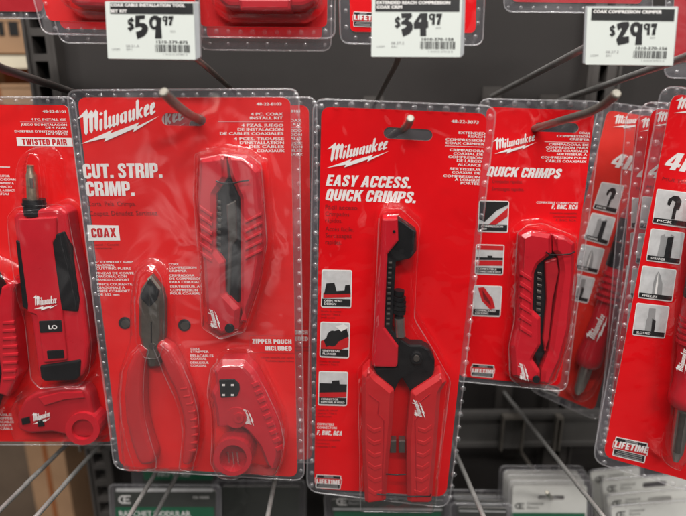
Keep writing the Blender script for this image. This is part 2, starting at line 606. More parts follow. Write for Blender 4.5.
def logo(fr, parent, bolt_l, bolt_r, tipm, z=.0004, m='ink_white', name='brand_logo'):
    a, b, c = Vector((81, 144)), Vector((158.8, 116.2)), Vector((77, 119.2))
    A, B, C_ = Vector(bolt_l), Vector(bolt_r), Vector(tipm)
    e1, e2 = b - a, c - a
    det = e1.x * e2.y - e1.y * e2.x
    p = Print(fr, z)
    for k, sh in enumerate(LOGO):
        o = []
        for q in sh:
            d = Vector(q) - a
            u = (d.x * e2.y - d.y * e2.x) / det
            v = (e1.x * d.y - e1.y * d.x) / det
            w = A + (B - A) * u + (C_ - A) * v
            o.append(tuple(w))
        p.shape(o, m, dz=.000012 * k)
    return p.build(name, parent)


def badge(fr, parent, q, tl):
    """white outlined warranty badge; q quad, tl: (p0,p1,cap) of the big word"""
    f = qmap(q)
    p = Print(fr, .0005)
    Q = lambda u0, v0, u1, v1: [f(u0, v0), f(u1, v0), f(u1, v1), f(u0, v1)]
    out = [f(0, 0), f(1, 0), f(1, .22), f(1.04, .24), f(1.04, .62), f(1, .64), f(1, 1), f(0, 1), f(0, .64), f(-.04, .62), f(-.04, .24), f(0, .22)]
    p.shape(rnd(out, 1.2), 'ink_white')
    p.quad(Q(.03, .05, .97, .25), 'ink_black', .0001)
    p.quad(Q(-.02, .26, 1.02, .62), 'ink_red', .0001)
    p.quad(Q(.03, .65, .97, .95), 'ink_black', .0001)
    p.quad(Q(.31, .08, .69, .13), 'ink_grey', .0002)
    p.quad(Q(.31, .16, .69, .21), 'ink_grey', .0002)
    for k in range(3):
        p.quad(Q(.14 - .05 * k, .70 + .09 * k, .9, .74 + .09 * k), 'ink_grey', .0002)
    p.heavy('LIFETIME', tl[0], tl[1], tl[2] * .96, 'ink_white', dz=.0003, gap=.09)
    return p.build('warranty_badge', parent)


def picture(fr, parent, q, caption, kind, label=None):
    """one printed photograph on a card: white rounded frame, grey ground, dark shape, black caption strip"""
    f = qmap(q)
    p = Print(fr, .0005)
    p.quad(q, 'ink_white', 0, r=2.2)
    w = (Vector(q[1]) - Vector(q[0])).length
    e = .9 / w
    G = lambda u, v: f(e + u * (1 - 2 * e), e + v * (1 - 2 * e))
    p.shape(rnd([G(0, 0), G(1, 0), G(1, 1), G(0, 1)], 1.6), 'ink_pale', .0001)
    P = lambda pts, m, dz=.0002: p.shape([G(*a) for a in pts], m, dz)
    if kind == 'head':
        P([(.04, .62), (1, .62), (1, .72), (.04, .76)], 'ink_red')
        P([(.08, .60), (.14, .36), (.42, .34), (.5, .56), (.78, .54), (.8, .40), (.96, .38), (1, .62), (.06, .66)], 'ink_black', .0003)
    elif kind == 'plunger':
        P([(.0, .86), (0, .55), (.9, .26), (1, .45), (1, .7), (.5, .86)], 'ink_red')
        P(oval(.42, .46, .22, .24), 'ink_black', .0003)
        P([(.1, .52), (.45, .24), (.9, .12), (1, .38), (.6, .56), (.2, .72)], 'ink_black', .00035)
        P([(.5, .1), (.8, .02), (.98, .12), (.72, .24)], 'ink_white', .0004)
    elif kind == 'removal':
        P([(0, .62), (1, .56), (1, .76), (0, .8)], 'ink_red')
        P([(0, .34), (.45, .34), (.45, .26), (.72, .24), (.74, .36), (1, .36), (1, .6), (0, .64)], 'ink_black', .0003)
    elif kind == 'jaw':
        P([(0, 0), (1, 0), (1, .1), (.6, .3), (.2, .7), (0, .6)], 'ink_black', .0003)
        P([(.3, .82), (1, .2), (1, .5), (.55, .82)], 'ink_red', .0002)
    elif kind == 'slotbar':
        P([(0, .0), (1, .0), (1, .16), (0, .16)], 'ink_red')
        P([(0, .42), (.42, .42), (.42, .36), (.6, .36), (.6, .42), (1, .42), (1, .5), (0, .52)], 'ink_black', .0003)
        P([(0, .54), (1, .52), (1, .7), (0, .72)], 'ink_red', .00025)
    elif kind == 'tiltool':
        P([(.12, .06), (.34, .02), (.7, .4), (.82, .74), (.62, .78), (.3, .5)], 'ink_red')
        P([(.28, .1), (.6, .5), (.66, .66), (.36, .42)], 'ink_dark_red', .0003)
    elif kind == 'hook':
        P([(.34, .40), (.36, .24), (.5, .12), (.66, .12), (.76, .26), (.72, .52), (.64, .54), (.62, .82), (.52, .82), (.54, .5), (.58, .3), (.48, .26), (.42, .44)], 'ink_black', .0003)
    elif kind == 'spanner':
        P([(.3, .18), (.42, .1), (.44, .18), (.6, .16), (.62, .08), (.72, .14), (.7, .4), (.72, .84), (.28, .84), (.32, .42)], 'ink_grey', .0003)
        P([(.52, .2), (.7, .16), (.70, .84), (.5, .84)], 'ink_black', .0004)
    elif kind == 'phillips':
        P([(.48, .1), (.56, .22), (.66, .5), (.68, .84), (.38, .84), (.38, .5), (.42, .22)], 'ink_grey', .0003)
        P([(.48, .14), (.52, .5), (.52, .84), (.46, .84), (.46, .5)], 'ink_white', .0004)
    elif kind == 'slotted':
        P([(.4, .1), (.6, .1), (.62, .4), (.66, .5), (.66, .84), (.36, .84), (.36, .5), (.4, .4)], 'ink_grey', .0003)
        P([(.54, .42), (.66, .5), (.66, .84), (.56, .84)], 'ink_black', .0004)
    n = 1 if w < 26 or len(caption) < 2 else 2
    P([(0, .78 if n > 1 else .84), (1, .78 if n > 1 else .84), (1, .98), (0, .98)], 'ink_black', .0005)
    hgt = (Vector(q[3]) - Vector(q[0])).length
    if len(caption) == 2:
        p.text(caption[0], G(.08, .865), G(.08 + .07 * len(caption[0]) if len(caption[0]) < 12 else .9, .865), hgt * .06, off=.02, dz=.0006)
        p.text(caption[1], G(.08, .955), G(.08 + .07 * len(caption[1]) if len(caption[1]) < 12 else .94, .955), hgt * .06, off=.02, dz=.0006)
    else:
        p.text(caption[0], G(.1, .955), G(.55, .955), hgt * .07, off=.02, dz=.0006)
    o = p.build('tool_picture', parent)
    if label:
        o['label'] = label
    return o


def sdf_inside(P, poly):
    """signed distance (positive inside) of points P (n,2) to polygon"""
    poly = np.array(poly)
    a = poly
    b = np.roll(poly, -1, 0)
    d = np.full(len(P), 1e9)
    ins = np.zeros(len(P), bool)
    near = np.zeros_like(P)
    for i in range(len(a)):
        e = b[i] - a[i]
        w = P - a[i]
        t = np.clip((w @ e) / max(e @ e, 1e-12), 0, 1)
        c = a[i] + t[:, None] * e
        dd = np.hypot(*(P - c).T)
        m = dd < d
        d = np.where(m, dd, d)
        near[m] = c[m]
        cond = (a[i, 1] <= P[:, 1]) != (b[i, 1] <= P[:, 1])
        with np.errstate(divide='ignore', invalid='ignore'):
            xx = a[i, 0] + (P[:, 1] - a[i, 1]) / (b[i, 1] - a[i, 1]) * e[0]
        ins ^= cond & (P[:, 0] < xx)
    return np.where(ins, d, -d), near


def resample(line, n):
    pts = [Vector(p) for p in line]
    ds = [0]
    for i in range(1, len(pts)):
        ds.append(ds[-1] + (pts[i] - pts[i - 1]).length)
    out = []
    for k in range(n):
        s = ds[-1] * k / (n - 1)
        for i in range(1, len(pts)):
            if s <= ds[i] + 1e-12:
                t = (s - ds[i - 1]) / max(ds[i] - ds[i - 1], 1e-9)
                out.append(pts[i - 1] * (1 - t) + pts[i] * t)
                break
    return out


def blister(fr, parent, outline, cavities, mname='clear', step=.0011, h0=.0012, border=None, lip=.002):
    """formed clear sheet: flat flange, raised cavities. outline/cavities in photo px"""
    out = fr.poly(outline)
    xs = [p[0] for p in out]
    ys = [p[1] for p in out]
    gx = np.arange(min(xs) - step, max(xs) + 2 * step, step)
    gy = np.arange(min(ys) - step, max(ys) + 2 * step, step)
    X, Y = np.meshgrid(gx, gy)
    P = np.stack([X.ravel(), Y.ravel()], 1)
    d, near = sdf_inside(P, out)
    H = np.full(len(P), h0)
    for cav in cavities:
        poly, hh, ramp, mode = cav[:4]
        q = fr.poly(poly, hh * .7)
        dc, _ = sdf_inside(P, q)
        if mode == 'lin':               # steep wall, then a chamfer up to the flat top
            dc = dc + .0005
            hh = hh + .0015
            h = h0 + (hh - h0) * np.interp(dc, [0, .0016, .0016 + ramp * .8], [0, .74, 1.0])
            H = np.maximum(H, h)
            continue
        dc = dc + .0026
        hh = hh + .002
        t = np.clip(dc / (ramp * .8), 0, 1)
        if mode == 'round':
            t = np.sqrt(np.clip(1 - (1 - t) ** 2, 0, 1))
        elif mode == 'soft':
            t = t * t * (3 - 2 * t)
        h = h0 + (hh - h0) * t
        if len(cav) > 4:                # pressed ribs along the cavity
            pitch, amp = cav[4]
            h = h + np.where(t > .95, amp * np.clip(np.sin(P[:, 1] / pitch * 6.283 + P[:, 0] / pitch * 2), 0, 1), 0)
        H = np.maximum(H, h)
    # raised bead just inside the border of the card well
    if border is not None:
        db, _ = sdf_inside(P, fr.poly(border))
        H = H + .0012 * np.exp(-(db / .0012) ** 2)
    P2 = np.where((d < 0)[:, None], near, P)
    nx, ny = len(gx), len(gy)
    ins = (d > 0).reshape(ny, nx)
    fs = []
    keep = ins[:-1, :-1] | ins[1:, :-1] | ins[:-1, 1:] | ins[1:, 1:]
    jj, ii = np.nonzero(keep)
    k = jj * nx + ii
    F = np.stack([k, k + 1, k + nx + 1, k + nx], 1)
    used = np.unique(F)
    remap = -np.ones(len(P), int)
    remap[used] = np.arange(len(used))
    F = remap[F]
    V = np.concatenate([P2[used], H[used, None]], 1)
    me = bpy.data.meshes.new('blister')
    me.from_pydata(V.tolist(), [], F.tolist())
    me.materials.append(M[mname])
    me.polygons.foreach_set('use_smooth', [True] * len(me.polygons))
    o = bpy.data.objects.new('blister', me)
    COL.objects.link(o)
    o.parent = parent
    bk = MB()
    bk.flat(out, -.0009, 'clear_back')
    bk.build('back_sheet', parent)
    mb = MB()
    # rolled rim
    loop = [(p[0], p[1], h0 - .0002) for p in out]
    mb.tube(loop + [loop[0]], .0007, 'rim', seg=6, cap=False)
    cr_ = MB()  # thin tubes added to imitate broken bright reflections along the cavity edges
    for cav in cavities:
        poly, hh, ramp, mode = cav[:4]
        q = fr.poly(rnd(poly, 2.5, 3) if mode == 'lin' else poly, hh * .7)
        if area(q) < 0:
            q = q[::-1]
        H2 = hh + .0015
        if mode == 'lin':
            sets = [(inset(q, .0006), h0 + (H2 - h0) * .74, .0006)]
        else:
            sets = []
        for lp, z, rr in sets:
            l3 = resample([(p[0], p[1], z) for p in lp] + [(lp[0][0], lp[0][1], z)], 160)
            ph = random.random() * 6
            rr_ = [.00008 + rr * .85 * max(0, math.sin(k * .11 + ph) * .45 + math.sin(k * .29 + ph * 2) * .35 + .35) for k in range(160)]
            cr_.tube(l3, rr_, 'edge_streak', seg=6, cap=False)
    if cr_.v:
        cr_.build('edge_highlight', o, True)
    r = mb.build('blister_rim', o, True)
    return o


def beads(fr, blist, lines, r=.0021, h0=.0012):
    """press-stud domes along the flange; lines: (photo polyline, count)"""
    mb = MB()
    for line, n in lines:
        L_ = [Vector(fr.L(*p)) for p in line]
        for c in resample(L_, n):
            rr = r * random.uniform(.78, 1.06)
            fl = random.uniform(.35, .95)
            vs, fs = [], []
            K = 10
            for j, (a, hh) in enumerate(((1, 0), (.86, .55), (.55, .9), (.2, 1.0))):
                for k in range(K):
                    vs.append((c.x + rr * a * math.cos(6.2832 * k / K), c.y + rr * a * math.sin(6.2832 * k / K), h0 + rr * fl * hh))
            for j in range(3):
                for k in range(K):
                    fs.append((j * K + k, j * K + (k + 1) % K, (j + 1) * K + (k + 1) % K, (j + 1) * K + k))
            fs.append(tuple(3 * K + k for k in range(K)))
            mb.add(vs, fs, 'bead')
    return mb.build('flange_beads', blist, True)


def card(fr, parent, outline, m, hole=None, r=7, name='card'):
    mb = MB()
    o = fr.poly(rnd(outline, r, 5))
    h = [fr.poly(hole)] if hole else []
    mb.slab(o, -.0005, .0002, m, 'card_back', h)
    return mb.build(name, parent)


def slot_hole(cx, cy, w, h, ang=0, n=8):
    """rounded slot outline in photo px"""
    pts = []
    r = h / 2
    for k in range(n + 1):
        a = -math.pi / 2 + math.pi * k / n
        pts.append((w / 2 - r + r * math.cos(a), r * math.sin(a)))
    for k in range(n + 1):
        a = math.pi / 2 + math.pi * k / n
        pts.append((-w / 2 + r + r * math.cos(a), r * math.sin(a)))
    c, s_ = math.cos(ang), math.sin(ang)
    return [(cx + x * c - y * s_, cy + x * s_ + y * c) for x, y in pts]


def part(fr, parent, name, pts, z0, z1, m, bev=.0012, r=0, label=None, steps=2):
    mb = MB()
    q = rnd(pts, r, 3) if r else pts
    mb.prism(fr.poly(q, z1), z0, z1, m, bev, steps)
    o = mb.build(name, parent)
    if label:
        o['label'] = label
    return o


def grow(mb, fr, pts, z0, z1, m, bev=.0006, r=0):
    q = rnd(pts, r, 3) if r else pts
    mb.prism(fr.poly(q, z1), z0, z1, m, bev)


def lines(p, rows, m='ink_white', cap=2.7, off=.02, shear=0, right=None):
    for t, x0, y0, x1, y1 in rows:
        p.text(t, (x0, y0), (x1, y1), cap, m, off, shear)


# =================================================================== PACK B: coax installation kit (big card, left of centre)
def build_kit(fr, shift_ok=True):
    root = fr.empty('tool_kit_pack')
    co = [(77.5, 97.5), (290.5, 97.5), (297.5, 477), (120, 466)]
    card(fr, root, co, 'card_red_warm', slot_hole(184, 119.5, 44, 12.5, .02), r=9)
    p = Print(fr)
    lines(p, [('48-22-8103', 256.6, 105.4, 281.5, 105.4), ('4 PC. COAX', 250.8, 115.5, 283, 115.5), ('INSTALL KIT', 249.8, 119.4, 283, 119.4),
              ('4 PZAS. JUEGO', 241.4, 126.7, 283.4, 126.7), ('DE INSTALACIÓN', 237.7, 130.9, 283.4, 130.9), ('DE CABLES COAXIALES', 220, 135.1, 283.4, 135.1),
              ('4 PCES. TROUSSE', 234, 140.3, 284, 140.3), ("D'INSTALLATION", 239.8, 144.3, 284, 144.3), ('DES CÂBLES', 249.2, 148.2, 284, 148.2), ('COAXIAUX', 256.8, 152.4, 284.6, 152.4)],
          cap=2.9, off=.026)
    p.quad([(218, 121.4), (283.5, 121.4), (283.5, 121.9), (218, 121.9)], 'ink_pink')
    p.heavy('CUT. STRIP.', (83.8, 178.4), (163.2, 177.6), 14.6, shear=.05)
    p.heavy('CRIMP.', (86.6, 196.3), (135.4, 195.9), 14.6, shear=.05)
    p.text('Corta. Pela. Crimpa.', (87.7, 206.2), (136, 206), 4.6, 'ink_dark_red', .005)
    p.text('Coupez. Dénudez. Sertissez.', (89.8, 215.8), (158.5, 215.4), 4.6, 'ink_dark_red', .005)
    p.quad([(87.2, 225), (118.4, 225.6), (120.2, 240.4), (88.4, 240.6)])
    p.heavy('COAX', (91.8, 237.4), (116.8, 237.1), 9.2, 'ink_red', .05, dz=.0001)
    lines(p, [('Coaxial / Coaxial', 91, 245.6, 119, 245.4), ('Coaxiaux', 92, 249, 112, 249)], 'ink_dark_red', 2, .0)
    L1 = ['6" COMFORT GRIP', 'DIAGONAL', 'CUTTING PLIERS', '', 'PINZAS DE CORTE', 'DIAGONAL CON', 'MANGO CONFORT', '', 'PINCE COUPANTE', 'DIAGONALE À', 'PRISE CONFORT', 'DE 152 mm']
    y = 263.2
    for k, t in enumerate(L1):
        if not t:
            y += 1.3
            continue
        x0 = 95.5 + (y - 263) * .08
        p.text(t, (x0, y), (x0 + 2.5 * len(t) * (1 if len(t) > 9 else .95), y), 2.3, off=.025)
        y += 3.3
    L2 = ['COAX', 'COMPRESSION', 'CRIMPER', '', 'CRIMPADORA', 'DE COMPRESIÓN', 'PARA COAXIAL', '', 'SERTISSEUR À', 'COMPRESSION', 'POUR COAXIAL']
    y = 265.5
    for t in L2:
        if not t:
            y += 1.3
            continue
        x0 = 168.8 + (y - 265) * .06
        p.text(t, (x0, y), (x0 + 2.5 * len(t), y), 2.3, off=.025)
        y += 3.3
    y = 350
    for t in ['COAX', 'STRIPPER', '', 'PELACABLES', 'COAXIAL', '', 'DÉNUDEUR', 'COAXIAL']:
        if not t:
            y += 1
            continue
        p.text(t, (190.6, y), (190.6 + 2.3 * len(t), y + .1), 2.2, off=.025)
        y += 2.9
    p.quad([(248.8, 335), (294.3, 335.6), (295, 353.6), (249.5, 353)], 'ink_red')
    p.quad([(249.4, 335.7), (293.7, 336.2), (294.4, 353), (250.1, 352.4)], 'card_red_warm', .0001)
    p.heavy('ZIPPER POUCH', (252.4, 343.6), (291.6, 344.1), 4.6, dz=.0002, gap=.1)
    p.heavy('INCLUDED', (265.3, 350.6), (291.8, 351), 4.6, dz=.0002, gap=.1)
    lines(p, [('Incluye estuche con cierre', 261, 358.2, 294, 358.6), ('Pochette zippée incluse', 266, 361.6, 294, 362)], 'ink_dark_red', 2, 0)
    p.build('lettering', root)
    for c in ((124.8, 323), (184.2, 325.2)):
        q = Print(fr, .0006)
        q.shape(oval(c[0], c[1], 6.5, 6.3), 'ink_dark_red', 0)
        q.shape(oval(c[0], c[1], 6.0, 5.8), 'ink_black', .0001)
        q.shape(oval(c[0] + .6, c[1] + .6, 4.4, 4.2), 'steel_dark', .0002)
        q.build('post_hole', root)
    logo(fr, root, (81, 144), (158.8, 116.2), (77, 119.2))

    # ---- crimper
    zt = .015
    cr = part(fr, root, 'crimper', [(220.5, 178.5), (230.5, 179.5), (239, 197), (240, 246), (238.5, 304), (235.5, 309), (225.5, 296), (224, 262), (215.8, 250), (214.4, 197)], .002, zt - .0075, 'tool_black', .001, 1)
    mb = MB()
    for k in range(9):
        y = 200 + k * 6
        grow(mb, fr, [(216, y), (221, y + 1), (221, y + 4), (216, y + 3)], zt - .0075, zt - .006, 'steel_dark', .0003)
    mb.build('jaw_teeth', cr)
    part(fr, cr, 'blade', [(226, 205), (236, 200), (237, 240), (232, 246), (230, 300), (226, 290), (228, 244)], .003, zt - .0055, 'steel_dark', .0012, 1)
    part(fr, cr, 'handle', [(198, 158), (224.8, 155), (226.4, 178), (214.6, 195), (214.2, 250), (223.5, 263), (224.2, 294), (239, 309.5), (237.5, 331), (221, 335.5), (206.5, 326), (202.4, 262), (196, 201)], .002, zt, 'tool_red', .0034, 1.5, steps=1)
    part(fr, cr, 'handle', [(225.6, 155), (246, 156), (259.5, 171), (262, 201), (264, 242), (258, 283), (243.5, 325), (239.6, 306), (239.8, 246), (239.4, 199), (230, 178)], .002, zt - .001, 'tool_red', .0034, 1.5, steps=1)
    mb = MB()
    for k in range(6):
        y = 205 + k * 9
        grow(mb, fr, [(199, y), (212, y + 9), (212, y + 13), (199.5, y + 4.5)], zt - .001, zt + .0008, 'tool_red', .0006)
    for k in range(5):
        y = 212 + k * 9
        grow(mb, fr, [(262, y), (245, y + 9), (245, y + 12), (262, y + 3.5)], zt - .002, zt + .0002, 'tool_red', .0006)
    mb.build('grip_ridges', cr)
    part(fr, cr, 'pivot', oval(229.3, 328.6, 4.8), zt - .002, zt + .001, 'tool_black', .0005)
    logo(fr, cr, (220.5, 330), (213.5, 309.5), (213, 328.5), zt + .0003)
    mb = MB()
    mb.tube([Vector((*fr.L(x, y, zt + .002), zt + .002)) for x, y in ((216, 181), (222, 183.2), (232, 183.4), (243, 181), (249, 180.4))], .0006, 'tool_black', 6)
    mb.build('twist_tie', cr, True)

    # ---- diagonal pliers
    zp = .011
    pl = part(fr, root, 'pliers', [(149.2, 276), (160, 290), (163, 301), (163.4, 335), (160.5, 350), (158, 368), (147, 368), (141, 350), (137.4, 336), (137.4, 300), (139.5, 290)], .002, zp - .001, 'steel_brown', .0034, .8, steps=1)
    mb = MB()
    grow(mb, fr, [(149.2, 279), (140.6, 294), (141, 299), (149, 307), (149.3, 290)], zp - .002, zp - .0002, 'tool_black', .0004)
    grow(mb, fr, [(149.8, 279.4), (149.9, 290), (149.6, 307), (157, 299.5), (159, 291.5)], zp - .002, zp - .0005, 'tool_black', .0004)
    mb.build('cutting_edge', pl)
    mb = MB()
    mb.prism(fr.poly([(150.2, 322), (151.4, 322), (151.6, 348), (150.2, 348)], zp), zp - .002, zp - .0007, 'tool_black', .0002)
    mb.build('jaw_seam', pl)
    part(fr, pl, 'rivet', oval(152.5, 346.5, 3.4), zp - .002, zp - .0004, 'steel_dark', .0004)
    hl = rnd(brush([(147, 347), (140, 355), (134.8, 372), (133, 395), (134.5, 418), (139.5, 440), (146, 458), (147.5, 466)], [9, 14, 19, 20.5, 20.5, 21, 21, 14]), 4, 3)
    hr = rnd(brush([(157, 344), (165, 352), (172.5, 368), (182, 389), (188.6, 412), (190.6, 432), (188.4, 450), (185, 466)], [9, 15, 17, 16, 14.5, 13, 12, 8]), 4, 3)
    part(fr, pl, 'handle', hl, .002, zp, 'tool_red_grip', .0050, 0, steps=5)
    part(fr, pl, 'handle', hr, .002, zp, 'tool_red_grip', .0036, 0, steps=5)
    mb = MB()
    for k in range(9):
        t = k / 8
        x, y = 184 + 11 * math.sin(t * 2.2), 388 + 62 * t
        grow(mb, fr, [(x - 4, y + .4), (x + 3, y - .6), (x + 3, y + 1.6), (x - 4, y + 2.4)], zp - .0012, zp + .0003, 'tool_red_grip', .0005)
    mb.build('grip_ridges', pl)

    # ---- rotary cable stripper
    zc = .016
    ring_out, ring_in = oval(232.6, 457.5, 19.2, 18.6, 26), oval(233, 458.5, 13.6, 13.4, 26)
    bd = [(213, 371), (220, 361.5), (243, 361), (254, 372), (264.5, 393), (276, 419), (281, 439), (279.5, 459), (275, 472), (266, 467), (258, 447), (247, 433), (240, 428), (216, 428), (214.5, 411), (210.5, 394), (215, 385)]
    st = part(fr, root, 'cable_stripper', bd, .002, zc, 'tool_red', .0036, 2, steps=1)
    mb = MB()
    ro, ri = fr.poly(ring_out, zc + .002), fr.poly(ring_in, zc + .002)
    mb.slab(ro, .002, zc + .002, 'tool_red', None, [ri[::-1]])
    mb.flat(fr.poly(ring_in, .004), .004, 'tool_red_deep')
    mb.build('cable_ring', st, False)
    mb = MB()
    for k in range(3):
        a = 228 + 4.5 * k
        mb.tube([Vector((*fr.L(a, 452, .008), .008)), Vector((*fr.L(a + 1.5, 464, .008), .008))], .0006, 'steel', 6)
    mb.build('blade', st, True)
    mb = MB()
    grow(mb, fr, [(218.8, 380), (234, 379.4), (239, 384), (239.5, 390), (237, 396.5), (220.5, 398)], zc - .002, zc + .0012, 'tool_black', .0006, 1)
    P2 = Print(fr, zc + .0014)
    for (a, b) in ((222, 384), (231, 384), (222, 394), (231, 394)):
        P2.quad([(a, b), (a + 3, b), (a + 3, b + .7), (a, b + .7)])
        P2.quad([(a, b + 1.3), (a + 3, b + 1.3), (a + 3, b + 2), (a, b + 2)])
    k = mb.build('cartridge', st)
    P2.build('cartridge_marks', st)
    mb = MB()
    mb.slab(fr.poly(oval(236, 418, 10.5, 10.2), zc + .001), zc - .002, zc + .0008, 'tool_red')
    mb.slab(fr.poly(oval(238.6, 418, 5, 4.8), zc + .002), zc - .002, zc + .0022, 'tool_red')
    mb.flat(fr.poly(oval(238.8, 418.2, 2, 2), zc + .0023), zc + .0024, 'tool_red_deep')
    mb.build('pivot', st)
    mb = MB()
    for k in range(9):
        y = 384 + k * 8
        x = 252 + 3 * k
        grow(mb, fr, [(x - 1, y), (x + 6, y - 3), (x + 8, y + 1), (x + 1, y + 4)], zc - .001, zc + .0008, 'tool_red', .0006)
    mb.build('grip_ridges', st)
    logo(fr, st, (254, 426), (247, 409.5), (246.8, 424.5), zc + .0003)

    # ---- clear shell
    fl = rnd([(67.5, 90.5), (299, 89), (304.5, 480), (115, 468.5)], 11, 5)
    cavs = [([(195, 153), (222, 147), (245, 151), (262.5, 163), (265, 193), (268.5, 242), (262, 283), (246, 331), (221, 339), (202, 327), (199, 262), (193.5, 196)], .021, .0050, 'lin'),
            (rnd([(138, 270), (147, 263), (157, 265), (165, 276), (168.5, 300), (168, 338), (186, 366), (199, 402), (199.5, 440), (192, 468), (126, 468), (120, 400), (122, 372), (133, 340), (133, 300)], 5), .0085, .0042, 'round'),
            (rnd([(138, 272), (147, 264.5), (156, 266), (163.5, 277), (166, 300), (165.5, 345), (160, 358), (145, 358), (136, 342), (134.5, 300)], 4), .0128, .003, 'lin'),
            (brush([(146, 346), (139, 355), (134, 372), (132.4, 395), (134, 418), (139, 440), (146, 462), (147.5, 470)], [13, 18, 23.5, 25, 25, 25.5, 25, 20]), .0128, .003, 'lin'),
            (brush([(158, 342), (166, 352), (173.5, 368), (183, 389), (189.8, 412), (191.8, 432), (189.6, 450), (186, 470)], [13, 19, 21.5, 21, 19.5, 18, 17, 14]), .0128, .003, 'lin'),
            (rnd([(211, 366), (220, 357.5), (246, 357.5), (258, 371), (269, 393), (281, 419), (285.5, 440), (283, 462), (276, 476), (262, 474), (248, 472), (236, 479), (219, 477), (210.5, 462), (212, 440), (211, 412), (207, 393)], 4), .0205, .0048, 'lin')]
    b = blister(fr, root, fl, cavs, 'clear_bright')
    beads(fr, b, [([(75, 96.2), (296, 94.8)], 17), ([(298.2, 99), (301.3, 470)], 32), ([(73.2, 104), (116.5, 462)], 26)], .0021)
    return root


frB = Frame((208, 472), .402, -5.5, -.3, ((100, 97.5), (270, 97.4)))
kit = build_kit(frB)
tag(kit, 'front wide red kit card reading CUT. STRIP. CRIMP. with crimper, pliers and stripper', 'tool pack', 'coax installation kits on one hook')


def copy_tree(o, parent=None):
    c = o.copy()
    COL.objects.link(c)
    if parent is not None:
        c.parent = parent
    for ch in list(o.children):
        copy_tree(ch, c)
    return c


k2 = copy_tree(kit)
k2.matrix_world = Matrix.Translation(HOOKDIR * .030 + Vector((.0118, 0, -.0012))) @ frB.mat
tag(k2, 'second coax kit card, hidden behind the wide kit but for its right clear edge', 'tool pack', 'coax installation kits on one hook')


# =================================================================== PACK C: extended reach crimper (centre)
frC = Frame((378, 498), .405, -5, -2, ((330, 107), (480, 113)))


